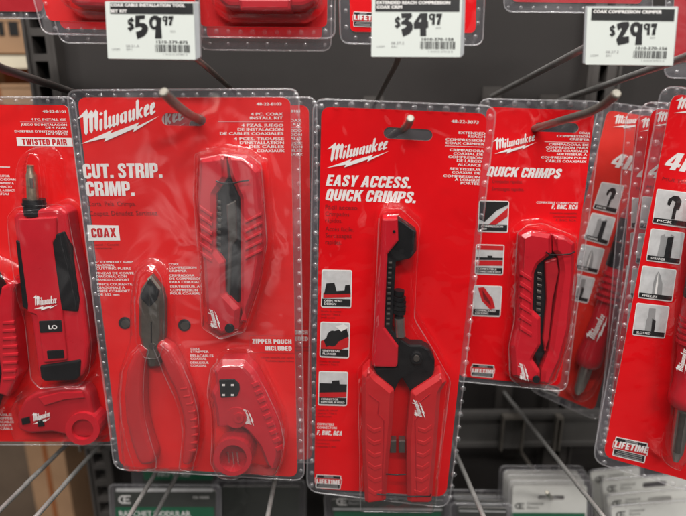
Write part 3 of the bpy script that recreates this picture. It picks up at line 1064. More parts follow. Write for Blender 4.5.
def build_reach(fr):
    root = fr.empty('crimper_pack')
    card(fr, root, [(321.5, 106.5), (487.5, 113.5), (446, 496.5), (314, 488)], 'card_red', slot_hole(408, 134, 49, 11.5, .06), r=10)
    T = lambda x, y: (305 + x / 3.441, 90 + y / 3.441)
    p = Print(fr)
    p.text('48-22-3073', T(503, 113), T(597, 117), 3.2, off=.02)
    for t, x0, x1, y in [('EXTENDED', 528, 620, 153), ('REACH', 560, 619, 165), ('COMPRESSION', 483, 618, 177), ('COAX CRIMPER', 483, 617, 189),
                         ('CRIMPADORA', 497, 615, 213), ('COAXIAL DE', 510, 612, 225), ('COMPRESIÓN', 492, 610, 237), ('DE LARGO', 522, 608, 249), ('ALCANCE', 525, 605, 262),
                         ('SERTISSEUR', 497, 605, 277), ('COAXIAL DE', 505, 603, 289), ('COMPRESSION', 475, 602, 302), ('À LONGUE', 515, 602, 314), ('PORTÉE', 535, 600, 326)]:
        p.text(t, T(x0, y - (x1 - x0) * .02), T(x1, y + (x1 - x0) * .02), 2.6, off=.026)
    p.quad([T(482, 192), T(615, 196), T(615, 197.6), T(482, 193.6)])
    p.heavy('EASY ACCESS.', (325.6, 185.8), (412.4, 188.6), 11.4, shear=.22)
    p.heavy('QUICK CRIMPS.', (325, 200.2), (417.4, 203.4), 11.4, shear=.22)
    for t, w, y in [('Fácil acceso.', 115, 410), ('Crimpados', 82, 433), ('rápidos.', 58, 456), ('Accès facile.', 98, 484), ('Sertissages', 90, 507), ('rapides.', 55, 530)]:
        p.text(t, T(70, y), T(70 + w, y + w * .03), 4.4, 'ink_dark_red', .004)
    for x, y, n in ((321, 312, 3), (319.5, 362, 2), (317.6, 411, 3)):
        for k in range(n):
            p.text(['Diseño de cabezal', 'abierto / Tête à', 'profil ouvert'][k], (x, y + k * 3.1), (x + [20, 19, 14][k], y + k * 3.1 + .4), 1.9, 'ink_dark_red', .0)
    p.text('COMPATIBLE', (317, 425), (334, 425.6), 2.4, off=.02)
    p.text('CONNECTORS', (317, 428.4), (337, 429), 2.4, off=.02)
    p.heavy('F, BNC, RCA', (316.6, 434.6), (342.6, 435.6), 4.6, shear=.2, gap=.1)
    for k in range(3):
        p.text(['Conectores compatibles', 'Connecteurs', 'compatibles F, BNC'][k], (316.4, 440.5 + 3.4 * k), (316.4 + [24, 13, 20][k], 441 + 3.4 * k), 1.9, 'ink_dark_red', 0)
    p.build('lettering', root)
    logo(fr, root, (326.5, 167.8), (388.8, 151.3), (327, 149.5))
    picture(fr, root, [(321.8, 269.4), (352.2, 270.2), (351.2, 308.2), (320.9, 307.4)], ('OPEN HEAD', 'DESIGN'), 'head', 'small printed picture of the open jaw head')
    picture(fr, root, [(320.4, 321.6), (350.2, 322.6), (349, 358.4), (319.5, 357.2)], ('UNIVERSAL', 'PLUNGER'), 'plunger', 'small printed picture of the plunger on a cable')
    picture(fr, root, [(318.8, 370.8), (348.2, 371.6), (347, 406.2), (317.9, 405.4)], ('CONNECTOR', 'REMOVAL & HOLD'), 'removal', 'small printed picture of the connector remover')
    badge(fr, root, [(316.2, 474.4), (341.2, 475.8), (340.4, 489.2), (315.5, 487.6)], ((316.4, 483.2), (340.4, 484.6), 4.4))

    z = .017
    jaw = part(fr, root, 'crimper', [(392, 335), (399, 338), (410, 345.5), (421, 345.5), (430, 350), (435, 360), (434.5, 371), (429.5, 384), (413, 396), (407, 386), (402, 378), (398, 384), (393.5, 394), (378, 378), (374, 368), (397, 368)], .002, z - .004, 'tool_black', .0014, 1.5)
    an = part(fr, jaw, 'anvil_arm', [(397, 220.5), (399, 219.5), (416.6, 231.5), (416.8, 251), (410.4, 258.6), (396, 261.8), (392, 330), (401, 341), (398, 350), (384, 334), (386, 255)], .002, z - .003, 'tool_black', .001, 1)
    mb = MB()
    for k in range(13):
        y = 262 + 5.1 * k
        grow(mb, fr, [(388.4 - k * .2, y), (392 - k * .2, y), (392 - k * .2, y + 2.2), (388.4 - k * .2, y + 2.2)], z - .004, z - .0022, 'steel_dark', .0003)
    mb.build('rack_teeth', jaw)
    mb = MB()
    for y0, y1, w in ((290, 295, 5.2), (296, 299.5, 6.6), (300.5, 304, 7), (305, 308.5, 7), (309.5, 313, 6.6), (313.5, 318, 4.6)):
        a, b = Vector((*fr.L(399.5, y0, z - .006), z - .006)), Vector((*fr.L(399, y1, z - .006), z - .006))
        mb.tube([a, b], w * .00078, 'tool_black', 14)
    mb.build('plunger', jaw, True)
    mb = MB()
    a, b = Vector((*fr.L(399.5, 318, z - .005), z - .005)), Vector((*fr.L(400.5, 336, z - .005), z - .005))
    mb.tube([a, b], .0042, 'steel', 14)
    mb.build('plunger_collar', jaw, True)
    part(fr, jaw, 'housing', [(382, 219), (397.8, 218.6), (398.6, 241), (387.6, 254.5), (384.4, 328), (398.4, 347), (397.5, 368), (372, 367), (371.8, 350)], .002, z, 'tool_red', .0016, [2, 2, 0, 0, 0, 0, 4, 4, 0])
    part(fr, jaw, 'screw', oval(394, 231.5, 1.5), z - .001, z + .0004, 'tool_black', .0002)
    pv = part(fr, jaw, 'pivot', oval(416.6, 358.6, 6.2), z - .005, z - .001, 'tool_black', .0008)
    part(fr, jaw, 'rivet', oval(416.6, 358.6, 3.2), z - .001, z - .0002, 'steel_dark', .0004)
    zh = .019
    for q, lab in (([(361.6, 376), (369, 368.5), (377, 378), (394.2, 392), (393, 420), (389, 462), (385.6, 503), (365, 504.5), (361.2, 440)], 'l'),
                   ([(411.2, 394), (434, 379), (441.5, 374.5), (447.6, 383), (441, 394), (437.4, 442), (431.8, 504.5), (407.5, 504), (406.6, 440)], 'r')):
        part(fr, jaw, 'handle', q, .002, zh, 'tool_red_grip', .0036, 2, steps=1)
        mb = MB()
        s_ = 1 if lab == 'l' else -1
        cx = 367 if lab == 'l' else 432
        for k in range(6):
            y = 424 + k * 12.5
            x = cx + (k * -.8 if s_ < 0 else k * .2)
            w = 14 * s_
            grow(mb, fr, [(x, y), (x + w * .5, y + 5), (x + w, y + 3), (x + w, y + 7), (x + w * .5, y + 9.5), (x, y + 5)], zh - .0008, zh + .0004, 'tool_red_grip', .0006)
        mb.tube([Vector((*fr.L(a, b, zh + .0002), zh)) for a, b in ((cx + 2 * s_, 394), (cx + 12 * s_, 402), (cx + 11 * s_, 414), (cx + 17 * s_, 420), (cx + 15 * s_, 498))], .0005, 'tool_red_deep', 5)
        mb.build('grip_ridges', jaw)
    logo(fr, jaw, (425.4, 419), (418, 400.5), (417, 417), zh + .0004)
    for a in (389.8, 398.9):
        part(fr, jaw, 'locking_clip', [(a, 441), (a + 6.4, 441), (a + 6.2, 453), (a, 453)], .006, .0135, 'steel_dark', .0006)
    for pts in (((386, 474), (396, 475), (406, 474.4)), ((377, 494), (390, 495), (410, 496.2), (430, 496.2), (431, 494))):
        mb = MB()
        mb.tube([Vector((*fr.L(x, y, zh + .0012), zh + .0012)) for x, y in pts], .0006, 'tool_black', 6)
        mb.build('twist_tie', jaw, True)
    fl = rnd([(313.5, 98.5), (496.5, 106), (448.5, 507), (307, 490.5)], 13, 5)
    cavs = [([(379, 212), (385, 207.5), (401, 207), (420.5, 225), (417.5, 262), (415, 318), (436, 352), (451, 379), (449, 393), (437, 498), (434.5, 511), (360, 510), (357.5, 381), (371, 363), (373.5, 330), (378, 220)], .0235, .0046, 'lin')]
    b = blister(fr, root, fl, cavs, 'clear')
    beads(fr, b, [([(321, 106.5), (344, 104.2), (485, 110.6), (490.4, 117)], 12), ([(490.2, 132), (454, 470), (450, 496)], 27), ([(317.6, 128), (311.6, 484)], 25)], .0026)
    # open ended foot of the cavity
    return root


reach = build_reach(frC)
tag(reach, 'red card reading EASY ACCESS. QUICK CRIMPS. with long black-headed crimper', 'tool pack')

# =================================================================== PACK D: short crimper (behind, right of centre)
frD = Frame((512, 382), .435, -6, 2.5, ((500, 107.5), (590, 110.6)))


def build_short(fr):
    root = fr.empty('crimper_pack')
    card(fr, root, [(487, 106.8), (595, 110.8), (560, 386), (458, 376)], 'card_red', slot_hole(556.5, 127.5, 44, 9.5, .03), r=7)
    T = lambda x, y: (470 + x / 4.3, 90 + y / 4.3)
    p = Print(fr)
    for t, x0, x1, y in [('COAX', 468, 516, 190), ('COMPRESSION', 372, 515, 204), ('CRIMPER', 428, 513, 217), ('CRIMPADORA DE', 338, 510, 240), ('COMPRESIÓN PARA', 325, 508, 253),
                         ('CABLES COAXIALES', 328, 506, 267), ('SERTISSEUR À', 372, 503, 282), ('COMPRESSION POUR', 305, 502, 296), ('CÂBLES COAXIAUX', 325, 500, 311)]:
        p.text(t, T(x0, y - 1), T(x1, y + 2), 2.3, off=.03)
    p.quad([T(320, 222), T(510, 227), T(510, 228.6), T(320, 223.6)])
    p.heavy('QUICK CRIMPS', (486.2, 176), (561.4, 178.6), 9.8, shear=.22)
    p.text('Crimpados rápidos.', T(95, 400), T(225, 402), 3.6, 'ink_dark_red', 0)
    p.text('Sertissages rapides.', T(93, 432), T(232, 435), 3.6, 'ink_dark_red', 0)
    p.text('COMPATIBLE CONNECTORS', T(285, 488), T(465, 493), 2.2, off=.02)
    p.heavy('F, BNC, RCA', T(350, 511), T(465, 514), 4.4, shear=.15, gap=.1)
    for k in range(3):
        p.text(['Conectores compatibles', 'Connecteurs compatibles', 'F, BNC, RCA'][k], (550 + 3 * k, 214 + 3.6 * k), (577 - .5 * k, 214.4 + 3.6 * k), 2, 'ink_dark_red', 0)
    p.build('lettering', root)
    logo(fr, root, (494.2, 154.2), (536.4, 142.2), (492.6, 142))
    picture(fr, root, [(479, 200.4), (509.2, 201), (508, 232.6), (477.6, 231.8)], ('COMPRESSION', 'JAW'), 'jaw', 'small printed picture of a black jaw')
    picture(fr, root, [(476, 244), (504.6, 244.8), (503, 275.4), (474.6, 274.4)], ('COMPATIBLE', 'CONNECTORS & HOLD'), 'slotbar', 'small printed picture of the connector slot')
    picture(fr, root, [(474, 285.2), (502.4, 286.2), (500.4, 317), (472, 316)], ('COMPACTABLE', 'LOCKING'), 'tiltool', 'small printed picture of the closed tool')
    badge(fr, root, [(472, 363.6), (494.4, 365.2), (493.2, 378), (471, 376)], ((472, 372), (494, 373.6), 4))
    z = .017
    cr = part(fr, root, 'crimper', [(533, 255), (545, 250), (556, 256), (557, 272), (550, 290), (549, 320), (545, 352), (538, 366), (533, 350), (532, 300)], .002, z - .009, 'tool_black', .001, 1)
    mb = MB()
    for k in range(10):
        y = 272 + k * 6
        grow(mb, fr, [(537.5 - k * .2, y), (542 - k * .2, y + 1), (542 - k * .2, y + 4), (537.5 - k * .2, y + 3)], z - .009, z - .0075, 'steel_dark', .0003)
    mb.build('jaw_teeth', cr)
    part(fr, cr, 'blade', [(545, 262), (557, 258), (559, 272), (553, 300), (549, 340), (545, 352), (543, 340), (547, 300)], .003, z - .0055, 'tool_red_deep', .0012, 1)
    part(fr, cr, 'handle', [(521, 236), (531, 231.5), (552.5, 235), (553, 254), (539, 265), (535, 274), (533.4, 311), (541.5, 318), (541.5, 346), (533, 360), (541, 372), (540, 384), (524, 382), (513.5, 377), (511.5, 346), (516.5, 330), (519, 290)], .002, z, 'tool_red', .0034, 1.5, steps=1)
    part(fr, cr, 'handle', [(553.8, 235), (566, 236), (576, 243), (575, 277), (570, 330), (562, 360), (550, 386), (541.5, 384), (542.6, 371), (550, 352), (556, 310), (561.5, 272), (559, 256), (554, 252)], .002, z - .001, 'tool_red', .0034, 1.5, steps=1)
    mb = MB()
    for k in range(6):
        y = 270 + k * 11
        grow(mb, fr, [(520, y), (532, y + 8), (531.6, y + 12), (519.5, y + 4.5)], z - .001, z + .0009, 'tool_red', .0006)
    mb.build('grip_ridges', cr)
    part(fr, cr, 'pivot', oval(536.4, 379.6, 3.8), z - .001, z + .001, 'tool_black', .0005)
    logo(fr, cr, (528.6, 382), (523, 363.5), (521.8, 380), z + .0004)
    mb = MB()
    mb.tube([Vector((*fr.L(x, y, z + .0018), z + .0018)) for x, y in ((546, 252), (550, 254.6), (560, 255), (570, 254), (575, 251.6))], .0006, 'tool_black', 6)
    mb.build('twist_tie', cr, True)
    fl = rnd([(479.5, 98.6), (603.5, 101.5), (566, 391), (452, 380)], 10, 5)
    cavs = [([(516, 232), (526, 224), (543, 222.5), (577.5, 236), (578, 277), (570, 340), (556, 380), (543, 388), (520, 387), (509, 377), (507.5, 346), (513, 320), (514, 270)], .022, .0055, 'lin')]
    b = blister(fr, root, fl, cavs, 'clear')
    beads(fr, b, [([(487, 102.6), (598, 105)], 9), ([(598.6, 112), (565, 384)], 22)], .0024)
    return root


short = build_short(frD)
tag(short, 'smaller red crimper card reading QUICK CRIMPS with long hook jutting from its slot', 'tool pack')

# =================================================================== PACK A: twisted pair kit (left edge)
frA = Frame((20, 442), .428, -2, 0, ((0, 104), (65, 104)))


def build_pair(fr):
    root = fr.empty('tool_kit_pack')
    card(fr, root, [(-95, 104), (68, 105), (112.5, 441.5), (-30, 441)], 'card_red_warm', None, r=6)
    T = lambda x, y: (x / 2.983, y / 2.983)
    p = Print(fr)
    p.text('48-22-8101', T(127, 336), T(196, 337), 2.7, off=.02)
    for t, x0, x1, y in [('4 PC. INSTALL KIT', 93, 198, 359), ('JUEGO DE INSTALACIÓN', 62, 200, 375), ('DE 4 PZAS.', 136, 200, 384), ('ENSEMBLE D\'INSTALLATION', 44, 202, 395), ('DE 4 PIÈCES', 138, 202, 403)]:
        p.text(t, T(x0, y), T(x1, y + 1), 2.2, off=.03)
    p.quad([T(60, 363), T(200, 364), T(200, 365.2), T(60, 364.2)], 'ink_pink')
    p.quad([(16.4, 137.2), (71.4, 138), (73, 146.6), (17.4, 146)])
    p.heavy('TWISTED PAIR', (22.6, 144.8), (67.2, 145.4), 6.0, 'ink_red', dz=.0001, gap=.09)
    for k, (t, w) in enumerate([('PERCUTEUR', 10), ('PUNCHDOWN', 16), ('HERRAMIENTA', 14), ('DE IMPACTO', 12), ('OUTIL À IMPACT', 15), ('MARTEAU', 9)]):
        p.text(t, (-6, 177 + 3.6 * k), (w, 177.2 + 3.6 * k), 2.3, off=.02)
    p.quad([(-6, 166.4), (10, 166.6), (10, 167.4), (-6, 167.2)])
    for k in range(5):
        p.text(['CABLE', 'STRIPPER', 'PELACABLES', 'DÉNUDEUR', 'DE CÂBLE'][k], (-6, 416 + 3.4 * k), (12 + (k % 3), 416 + 3.4 * k), 2.2, off=.02)
    p.build('lettering', root)
    z = .019
    T1 = lambda x, y: (x / 2.867, 90 + y / 2.867)
    T2 = lambda x, y: (x / 2.714, 260 + y / 2.714)
    body = [(12.5, 217), (18, 211), (60, 207.5), (66.5, 213), (70, 240), (83, 296), (88.5, 345), (86, 368), (81, 377), (42, 381), (38, 376), (31, 320), (23.5, 296), (17, 250)]
    dr = part(fr, root, 'punchdown_tool', body, .002, z - .001, 'tool_red', .0028, 2, steps=3)
    part(fr, dr, 'face_panel', [(17, 219), (56, 217), (56, 238), (52.5, 243), (62, 310), (67, 360), (43, 363), (36, 315), (27, 312), (27.5, 305), (20, 250)], z - .002, z + .001, 'tool_red', .0012, 2)
    part(fr, dr, 'side_grip', [(15.5, 240), (21.5, 243), (31, 298), (30.6, 312), (22.5, 307)], z - .006, z + .0004, 'tool_black', .0008, 1)
    part(fr, dr, 'side_grip', [(51.5, 236), (64, 231), (70.5, 247), (79, 300), (77.5, 312), (61, 310), (57, 290)], z - .006, z + .0006, 'tool_black', .0012, 2)
    part(fr, dr, 'end_cap', [(39, 366), (80, 360), (79, 377), (75, 380.5), (44, 381.5), (40.5, 378)], z - .006, z + .0012, 'tool_black', .0015, 2)
    part(fr, dr, 'display', [(38.6, 321), (61, 320), (62.2, 331.6), (39.8, 333)], z, z + .0016, 'ink_black', .0004, 1)
    part(fr, dr, 'switch', [(46.4, 351), (63, 350), (64, 358), (47.4, 359)], z, z + .0018, 'tool_black', .0005, 1)
    q = Print(fr, z + .0019)
    q.text('LO', (48.8, 329.4), (57.6, 329.1), 4.2, off=.03)
    q.build('display_digits', dr)
    logo(fr, dr, (34, 309), (57.5, 304.5), (33, 298), z + .0014)
    mb = MB()
    V = lambda x, y, zz: Vector((*fr.L(x, y, zz), zz))
    mb.tube([V(34, 199, .012), V(35.4, 215, .012)], [.0082, .0084], 'tool_black', 18)
    mb.tube([V(34.2, 203, .012), V(34.4, 205, .012)], .0088, 'tool_black', 18)
    mb.build('chuck', dr, True)
    mb = MB()
    mb.tube([V(30.4, 165, .012), V(30.6, 171, .012), V(31.4, 175, .012), V(33, 199, .012)], [.0026, .0028, .0040, .0044], 'brass', 8)
    mb.tube([V(31.5, 178, .0145), V(32.4, 188, .0145)], .0016, 'steel', 6)
    mb.build('bit', dr, True)
    # cable stripper at the foot
    zc = .015
    st = part(fr, root, 'cable_stripper', [(17, 415), (24, 400), (36, 393), (62, 388), (84, 388), (89, 395), (93, 412), (99, 425), (98, 438), (68, 436), (52, 432), (30, 434), (18, 430)], .002, zc, 'tool_red_deep', .0028, 3, steps=3)
    mb = MB()
    ro, ri = oval(82.5, 429, 17.5, 16, 24), oval(82.5, 429.5, 11, 10.4, 24)
    mb.slab(fr.poly(ro, zc + .003), .002, zc + .003, 'tool_red', None, [fr.poly(ri, zc + .003)[::-1]])
    mb.flat(fr.poly(ri, .006), .006, 'tool_red_deep')
    mb.build('cable_ring', st)
    part(fr, st, 'cartridge', [(21, 419), (29, 417), (30, 423), (22, 425)], zc - .001, zc + .001, 'tool_black', .0004)
    part(fr, st, 'cartridge', [(37, 421), (43, 420), (44, 426), (38, 427)], zc - .001, zc + .001, 'tool_black', .0004)
    part(fr, st, 'trigger', [(38, 398), (60, 392), (82, 392), (84, 398), (64, 400), (44, 406)], zc - .001, zc + .0016, 'tool_red', .0008)
    logo(fr, st, (33, 424), (50.5, 417.5), (32, 415.5), zc + .0006)
    # crimper at the picture's left edge
    zz = .017
    h1 = part(fr, root, 'crimper', brush([(-22, 262), (-8, 300), (-6, 350), (-12, 396), (-18, 425)], [10, 20, 22, 16, 10]), .002, zz - .003, 'tool_black', .002)
    part(fr, h1, 'handle', brush([(16, 282), (7, 290), (3, 320), (7, 350), (9, 375), (2, 396)], [6, 14, 20, 20, 18, 10]), .002, zz, 'tool_red', .003, steps=3)
    mb = MB()
    for k in range(8):
        y = 322 + 8 * k
        grow(mb, fr, [(2, y), (18 - abs(k - 4), y - 1), (18 - abs(k - 4), y + 2), (2, y + 3)], zz - .001, zz + .0009, 'tool_red', .0006)
    mb.build('grip_ridges', h1)
    fl = rnd([(-102, 97), (75, 97.5), (119, 444), (-36, 444)], 8, 5)
    cavs = [(rnd([(19, 214), (19, 172), (22, 158), (32, 149.5), (43, 151), (50, 163), (53.5, 212)], 5), .021, .0075, 'round'),
            (rnd([(8, 216), (17, 206), (62, 203), (70, 210), (75, 240), (88, 295), (94, 345), (91, 372), (83, 384), (41, 388), (32, 378), (26, 322), (18, 296), (11, 250)], 4), .024, .005, 'lin'),
            (rnd([(12, 415), (19, 397), (34, 389), (60, 383), (88, 383), (94, 392), (97, 410), (104, 424), (102, 440), (80, 443), (50, 436), (18, 436)], 4), .021, .006, 'round'),
            (rnd([(-40, 250), (10, 274), (20, 282), (22, 320), (21, 360), (14, 396), (-20, 430), (-40, 430)], 5), .021, .006, 'round')]
    b = blister(fr, root, fl, cavs, 'clear_dull')
    beads(fr, b, [([(-60, 101), (64, 101)], 9), ([(73.4, 108), (115.5, 438)], 22)], .0019)
    return root


pair = build_pair(frA)
tag(pair, 'red kit labelled TWISTED PAIR at left edge, punchdown tool with LO window', 'tool pack')

# =================================================================== PACK F (+ copies behind): 4-in-1 screwdriver
frF = Frame((672, 478), .388, -9, 0, ((613.9, 446.7), (647.2, 453.3)))


def build_driver(fr):
    root = fr.empty('screwdriver_pack')
    co = [(672, 94), (760, 104), (700, 484), (603, 456)]
    card(fr, root, co, 'card_red', None, r=10)
    p = Print(fr)
    p.heavy('4IN1', (662.6, 168.2), (714, 176.8), 17, shear=.22)
    p.text('MULTI-BIT DRIVER', (662, 180), (722, 190), 3.2, 'ink_dark_red', 0)
    p.build('lettering', root)
    logo(fr, root, (673.6, 113), (724, 108), (675.6, 100.6))
    kinds = [('PICK', 'hook', 'hooked pick'), ('SPANNER', 'spanner', 'notched spanner'), ('PHILLIPS', 'phillips', 'pointed screwdriver tip'), ('SLOTTED', 'slotted', 'flat screwdriver tip')]
    for q, (c, k, l) in zip(([(657, 188.6), (692, 193), (687, 228.2), (652, 223.8)], [(651.2, 228), (685, 232.4), (680, 265), (646, 260.8)],
                             [(642.4, 265.4), (676.8, 269.8), (672.2, 302), (637.8, 297.8)], [(636.6, 302.4), (669.8, 306.2), (664.6, 338.8), (632, 335.2)]), kinds):
        picture(fr, root, q, (c,), k, 'small printed picture of a ' + l)
    badge(fr, root, [(615.8, 436.4), (648.2, 443.2), (644.6, 463.4), (612.2, 455.4)], ((613.9, 447), (647, 453.6), 7))
    z = .013
    V = lambda x, y, zz: Vector((*fr.L(x, y, zz), zz))
    mb = MB()
    ax = lambda t: (715 - 40 * t, 200 + 265 * t)        # axis of the driver
    prof = [(0, .009), (.03, .012), (.12, .0115), (.3, .011), (.42, .012), (.5, .0115), (.6, .010), (.70, .0105), (.735, .0125), (.765, .0125), (.78, .009)]
    mb.tube([V(*ax(t), z) for t, r in prof], [r for t, r in prof], 'tool_red', 22)
    d = mb.build('screwdriver', root, True)
    mb = MB()
    for k in range(5):
        t = .44 + .022 * k
        mb.tube([V(*ax(t), z), V(*ax(t + .01), z)], .0125, 'tool_red', 20)
    mb.build('grip_ridges', d, True)
    mb = MB()
    mb.tube([V(*ax(.1), z), V(*ax(.25), z), V(*ax(.4), z)], [.0118, .0114, .0116], 'tool_black', 22)
    mb.build('grip', d, True)
    mb = MB()
    mb.tube([V(*ax(.78), z), V(*ax(.86), z), V(*ax(.95), z), V(*ax(.985), z)], [.0062, .0060, .0048, .0022], 'steel', 12)
    mb.tube([V(*ax(.80), z + .003), V(*ax(.95), z + .0025)], [.0036, .003], 'steel_dark', 8)
    mb.build('shank', d, True)
    logo(fr, d, (684.5, 374), (688.5, 350), (677, 371), z + .0108)
    fl = rnd([(661, 86), (772, 97), (708, 496), (592, 461)], 14, 5)
    cav = [(rnd([(693, 186), (735, 192), (722, 300), (703, 400), (690, 420), (687, 452), (677, 468), (664, 462), (660, 448), (668, 414), (668, 392), (678, 300)], 6), .027, .009, 'round')]
    b = blister(fr, root, fl, cav, 'clear')
    beads(fr, b, [([(664, 92), (604, 440), (598, 458), (612, 466), (700, 490)], 34), ([(676, 91), (760, 100)], 8)], .0025)
    return root


drv = build_driver(frF)
tag(drv, 'front screwdriver card at the right edge, with four full pictures and LIFETIME badge', 'tool pack', 'four in one screwdriver packs')
VP_up = Vector((0, 0, 0))


def place_copy(src, fr, off, roll=0, yaw=0, base=None):
    c = copy_tree(src)
    mw = fr.mat.copy()
    piv = fr.o + fr.y * .27
    R = Matrix.Rotation(math.radians(roll), 4, fr.n) if roll else Matrix.Identity(4)
    if yaw:
        R = Matrix.Rotation(math.radians(yaw), 4, 'Z') @ R
    c.matrix_world = Matrix.Translation(off) @ Matrix.Translation(piv) @ R @ Matrix.Translation(-piv) @ mw
    return c


d2 = place_copy(drv, frF, HOOKDIR * .027 + Vector((.005, 0, -.003)), 2.4, 0)
tag(d2, 'second screwdriver card, its pale clear edge and logo just left of the front screwdriver card', 'tool pack', 'four in one screwdriver packs')
d3 = place_copy(drv, frF, HOOKDIR * .053 + Vector((.011, 0, -.0015)), 4.8, 0)
tag(d3, 'third screwdriver card, mostly its beaded clear flange visible, right of the tilted card', 'tool pack', 'four in one screwdriver packs')

# tilted one of the same pack farther along the hook (own tracing: it hangs askew)
frE = Frame((567, 400), .482, -14, 3, ((541, 385), (594, 408)))


def build_tilted(fr):
    root = fr.empty('screwdriver_pack')
    card(fr, root, [(607.5, 110), (672, 120), (594, 411), (539, 387)], 'card_orange', None, r=7)
    p = Print(fr)
    p.heavy('4IN1', (609.4, 166), (650, 174.6), 14, shear=.22)
    p.build('lettering', root)
    logo(fr, root, (612.6, 127), (650, 124), (613.6, 117))
    kinds = [('PICK', 'hook', 'hooked pick'), ('SPANNER', 'spanner', 'notched spanner'), ('PHILLIPS', 'phillips', 'pointed screwdriver tip'), ('SLOTTED', 'slotted', 'flat screwdriver tip')]
    for q, (c, k, l) in zip(([(601.4, 181.6), (624.6, 185.4), (616.4, 214.6), (592.4, 209)], [(591.8, 212.4), (616, 218), (607.4, 246), (583.4, 239)],
                             [(582, 243.6), (605, 248.8), (597.4, 274.6), (574.8, 269.4)], [(574, 273.4), (595.6, 278.2), (587.6, 303.6), (566.4, 299)]), kinds):
        picture(fr, root, q, (c,), k, 'small printed picture of a ' + l)
    badge(fr, root, [(543, 381.6), (560, 388), (557.6, 396.6), (540.6, 390.2)], ((542, 387.4), (558.6, 393.6), 3.4))
    z = .013
    V = lambda x, y, zz: Vector((*fr.L(x, y, zz), zz))
    ax = lambda t: (640 - 63 * t, 205 + 190 * t)
    mb = MB()
    prof = [(0, .009), (.05, .0125), (.3, .012), (.5, .0095), (.56, .0095), (.66, .0105), (.74, .011), (.79, .0125), (.83, .012), (.845, .009)]
    mb.tube([V(*ax(t), z) for t, r in prof], [r for t, r in prof], 'tool_red', 22)
    d = mb.build('screwdriver', root, True)
    mb = MB()
    for k in range(5):
        t = .36 + .032 * k
        mb.tube([V(*ax(t), z), V(*ax(t + .014), z)], .0130, 'tool_red', 20)
    mb.build('grip_ridges', d, True)
    mb = MB()
    mb.tube([V(*ax(.08), z), V(*ax(.2), z), V(*ax(.33), z)], [.0128, .0122, .0122], 'tool_black', 22)
    mb.build('grip', d, True)
    mb = MB()
    mb.tube([V(*ax(.845), z), V(*ax(.9), z), V(*ax(.97), z), V(*ax(.995), z)], [.0062, .0060, .0046, .0022], 'steel', 12)
    mb.build('shank', d, True)
    logo(fr, d, (596, 343), (607, 316), (587, 338), z + .0118)
    fl = rnd([(600, 101), (684, 112), (598, 421), (528, 389)], 10, 5)
    cav = [(rnd([(622, 196), (652, 203), (628, 300), (606, 366), (592, 395), (578, 402), (570, 392), (578, 352), (600, 290)], 6), .026, .009, 'round')]
    b = blister(fr, root, fl, cav, 'clear_dull')
    beads(fr, b, [([(604, 106), (536, 384)], 24), ([(536, 390), (592, 415)], 6), ([(600, 412), (640, 270)], 12), ([(610, 104.5), (670, 113)], 7)], .0022)
    return root


til = build_tilted(frE)
tag(til, 'askew screwdriver card with orange-red foot, hanging tilted behind the QUICK CRIMPS pack', 'tool pack', 'four in one screwdriver packs')

# =================================================================== packs of the row above (only their feet show)


def upper_pack(base, depth, yaw, cardq, flq, cavs, beadl, label, m='card_red', shell='clear', r=6, rf=9, group=None, extra=None, name='tool_pack'):
    fr = Frame(base, depth, yaw, 0, (cardq[3], cardq[2]))
    root = fr.empty(name)
    card(fr, root, cardq, m, None, r=r)
    b = blister(fr, root, rnd(flq, rf, 5), cavs, shell)
    if beadl:
        beads(fr, b, beadl, .0019)
    if extra:
        extra(fr, root)
    tag(root, label, 'tool pack', group)
    return root, fr


def g1_tool(fr, root):
    t = part(fr, root, 'tool_case', rnd([(62, -60), (175, -60), (175, 2), (160, 9), (76, 6), (68, 0)], 4), .002, .014, 'tool_red', .003)
    return t


upper_pack((110, 22), .415, -5, [(18, -90), (190, -90), (196, 24), (48, 21)], [(12, -90), (196, -90), (201, 37), (43.5, 34)],
           [(rnd([(56, -80), (185, -80), (184, 3), (168, 14), (80, 11), (64, 4)], 7), .020, .007, 'round')],
           [([(46.5, 4), (48, 22), (53, 29), (66, 30), (190, 32.5)], 13)],
           'front red clamshell foot showing left of and behind the $59.97 tag', 'card_red_warm', 'clear_bright', extra=g1_tool)
upper_pack((120, 30), .455, -5, [(30, -80), (195, -80), (196, 32), (62, 29)], [(24, -80), (200, -80), (203, 45), (62, 43)], [],
           [([(68, 38), (92, 39.6), (196, 41)], 7)], 'clamshell pack further back behind the $59.97 tag, its clear foot hanging just lower', 'card_red', 'clear_dull')


def g2_tool(fr, root):
    part(fr, root, 'tool_case', rnd([(214, -60), (318, -60), (316, 2), (304, 8), (228, 8), (218, 0)], 4), .002, .016, 'tool_red', .004, steps=3)
    part(fr, root, 'case_foot', rnd([(238, -2), (292, -2), (290, 10.5), (240, 10.5)], 2), .002, .018, 'tool_red', .002)


upper_pack((265, 27), .42, -5, [(199, -90), (328, -90), (327, 27.4), (200.5, 26.5)], [(194, -90), (336, -90), (335, 38.5), (195, 37)],
           [(rnd([(208, -80), (322, -80), (318, 4), (306, 14), (226, 14), (213, 4)], 6), .022, .007, 'round')],
           [([(331, -6), (331, 27), (324, 33), (205, 31.6)], 14)],
           'bright red clamshell foot between the $59.97 and $34.97 tags, in front', 'card_red', 'clear_bright', extra=g2_tool)
upper_pack((265, 33), .455, -5, [(206, -80), (322, -80), (322, 39), (207, 38)], [(200, -80), (333, -80), (331, 51), (201, 50)], [],
           [([(210, 44), (325, 45.4)], 7)], 'pack hung behind the bright red one between the tags, just its clear lower edge showing', 'card_red', 'clear_dull')


def g3(fr, root):
    badge(fr, root, [(353.6, 11.6), (372.6, 12.4), (372.4, 27.6), (353.4, 26.8)], ((353.8, 19.8), (384, 21), 5.4))


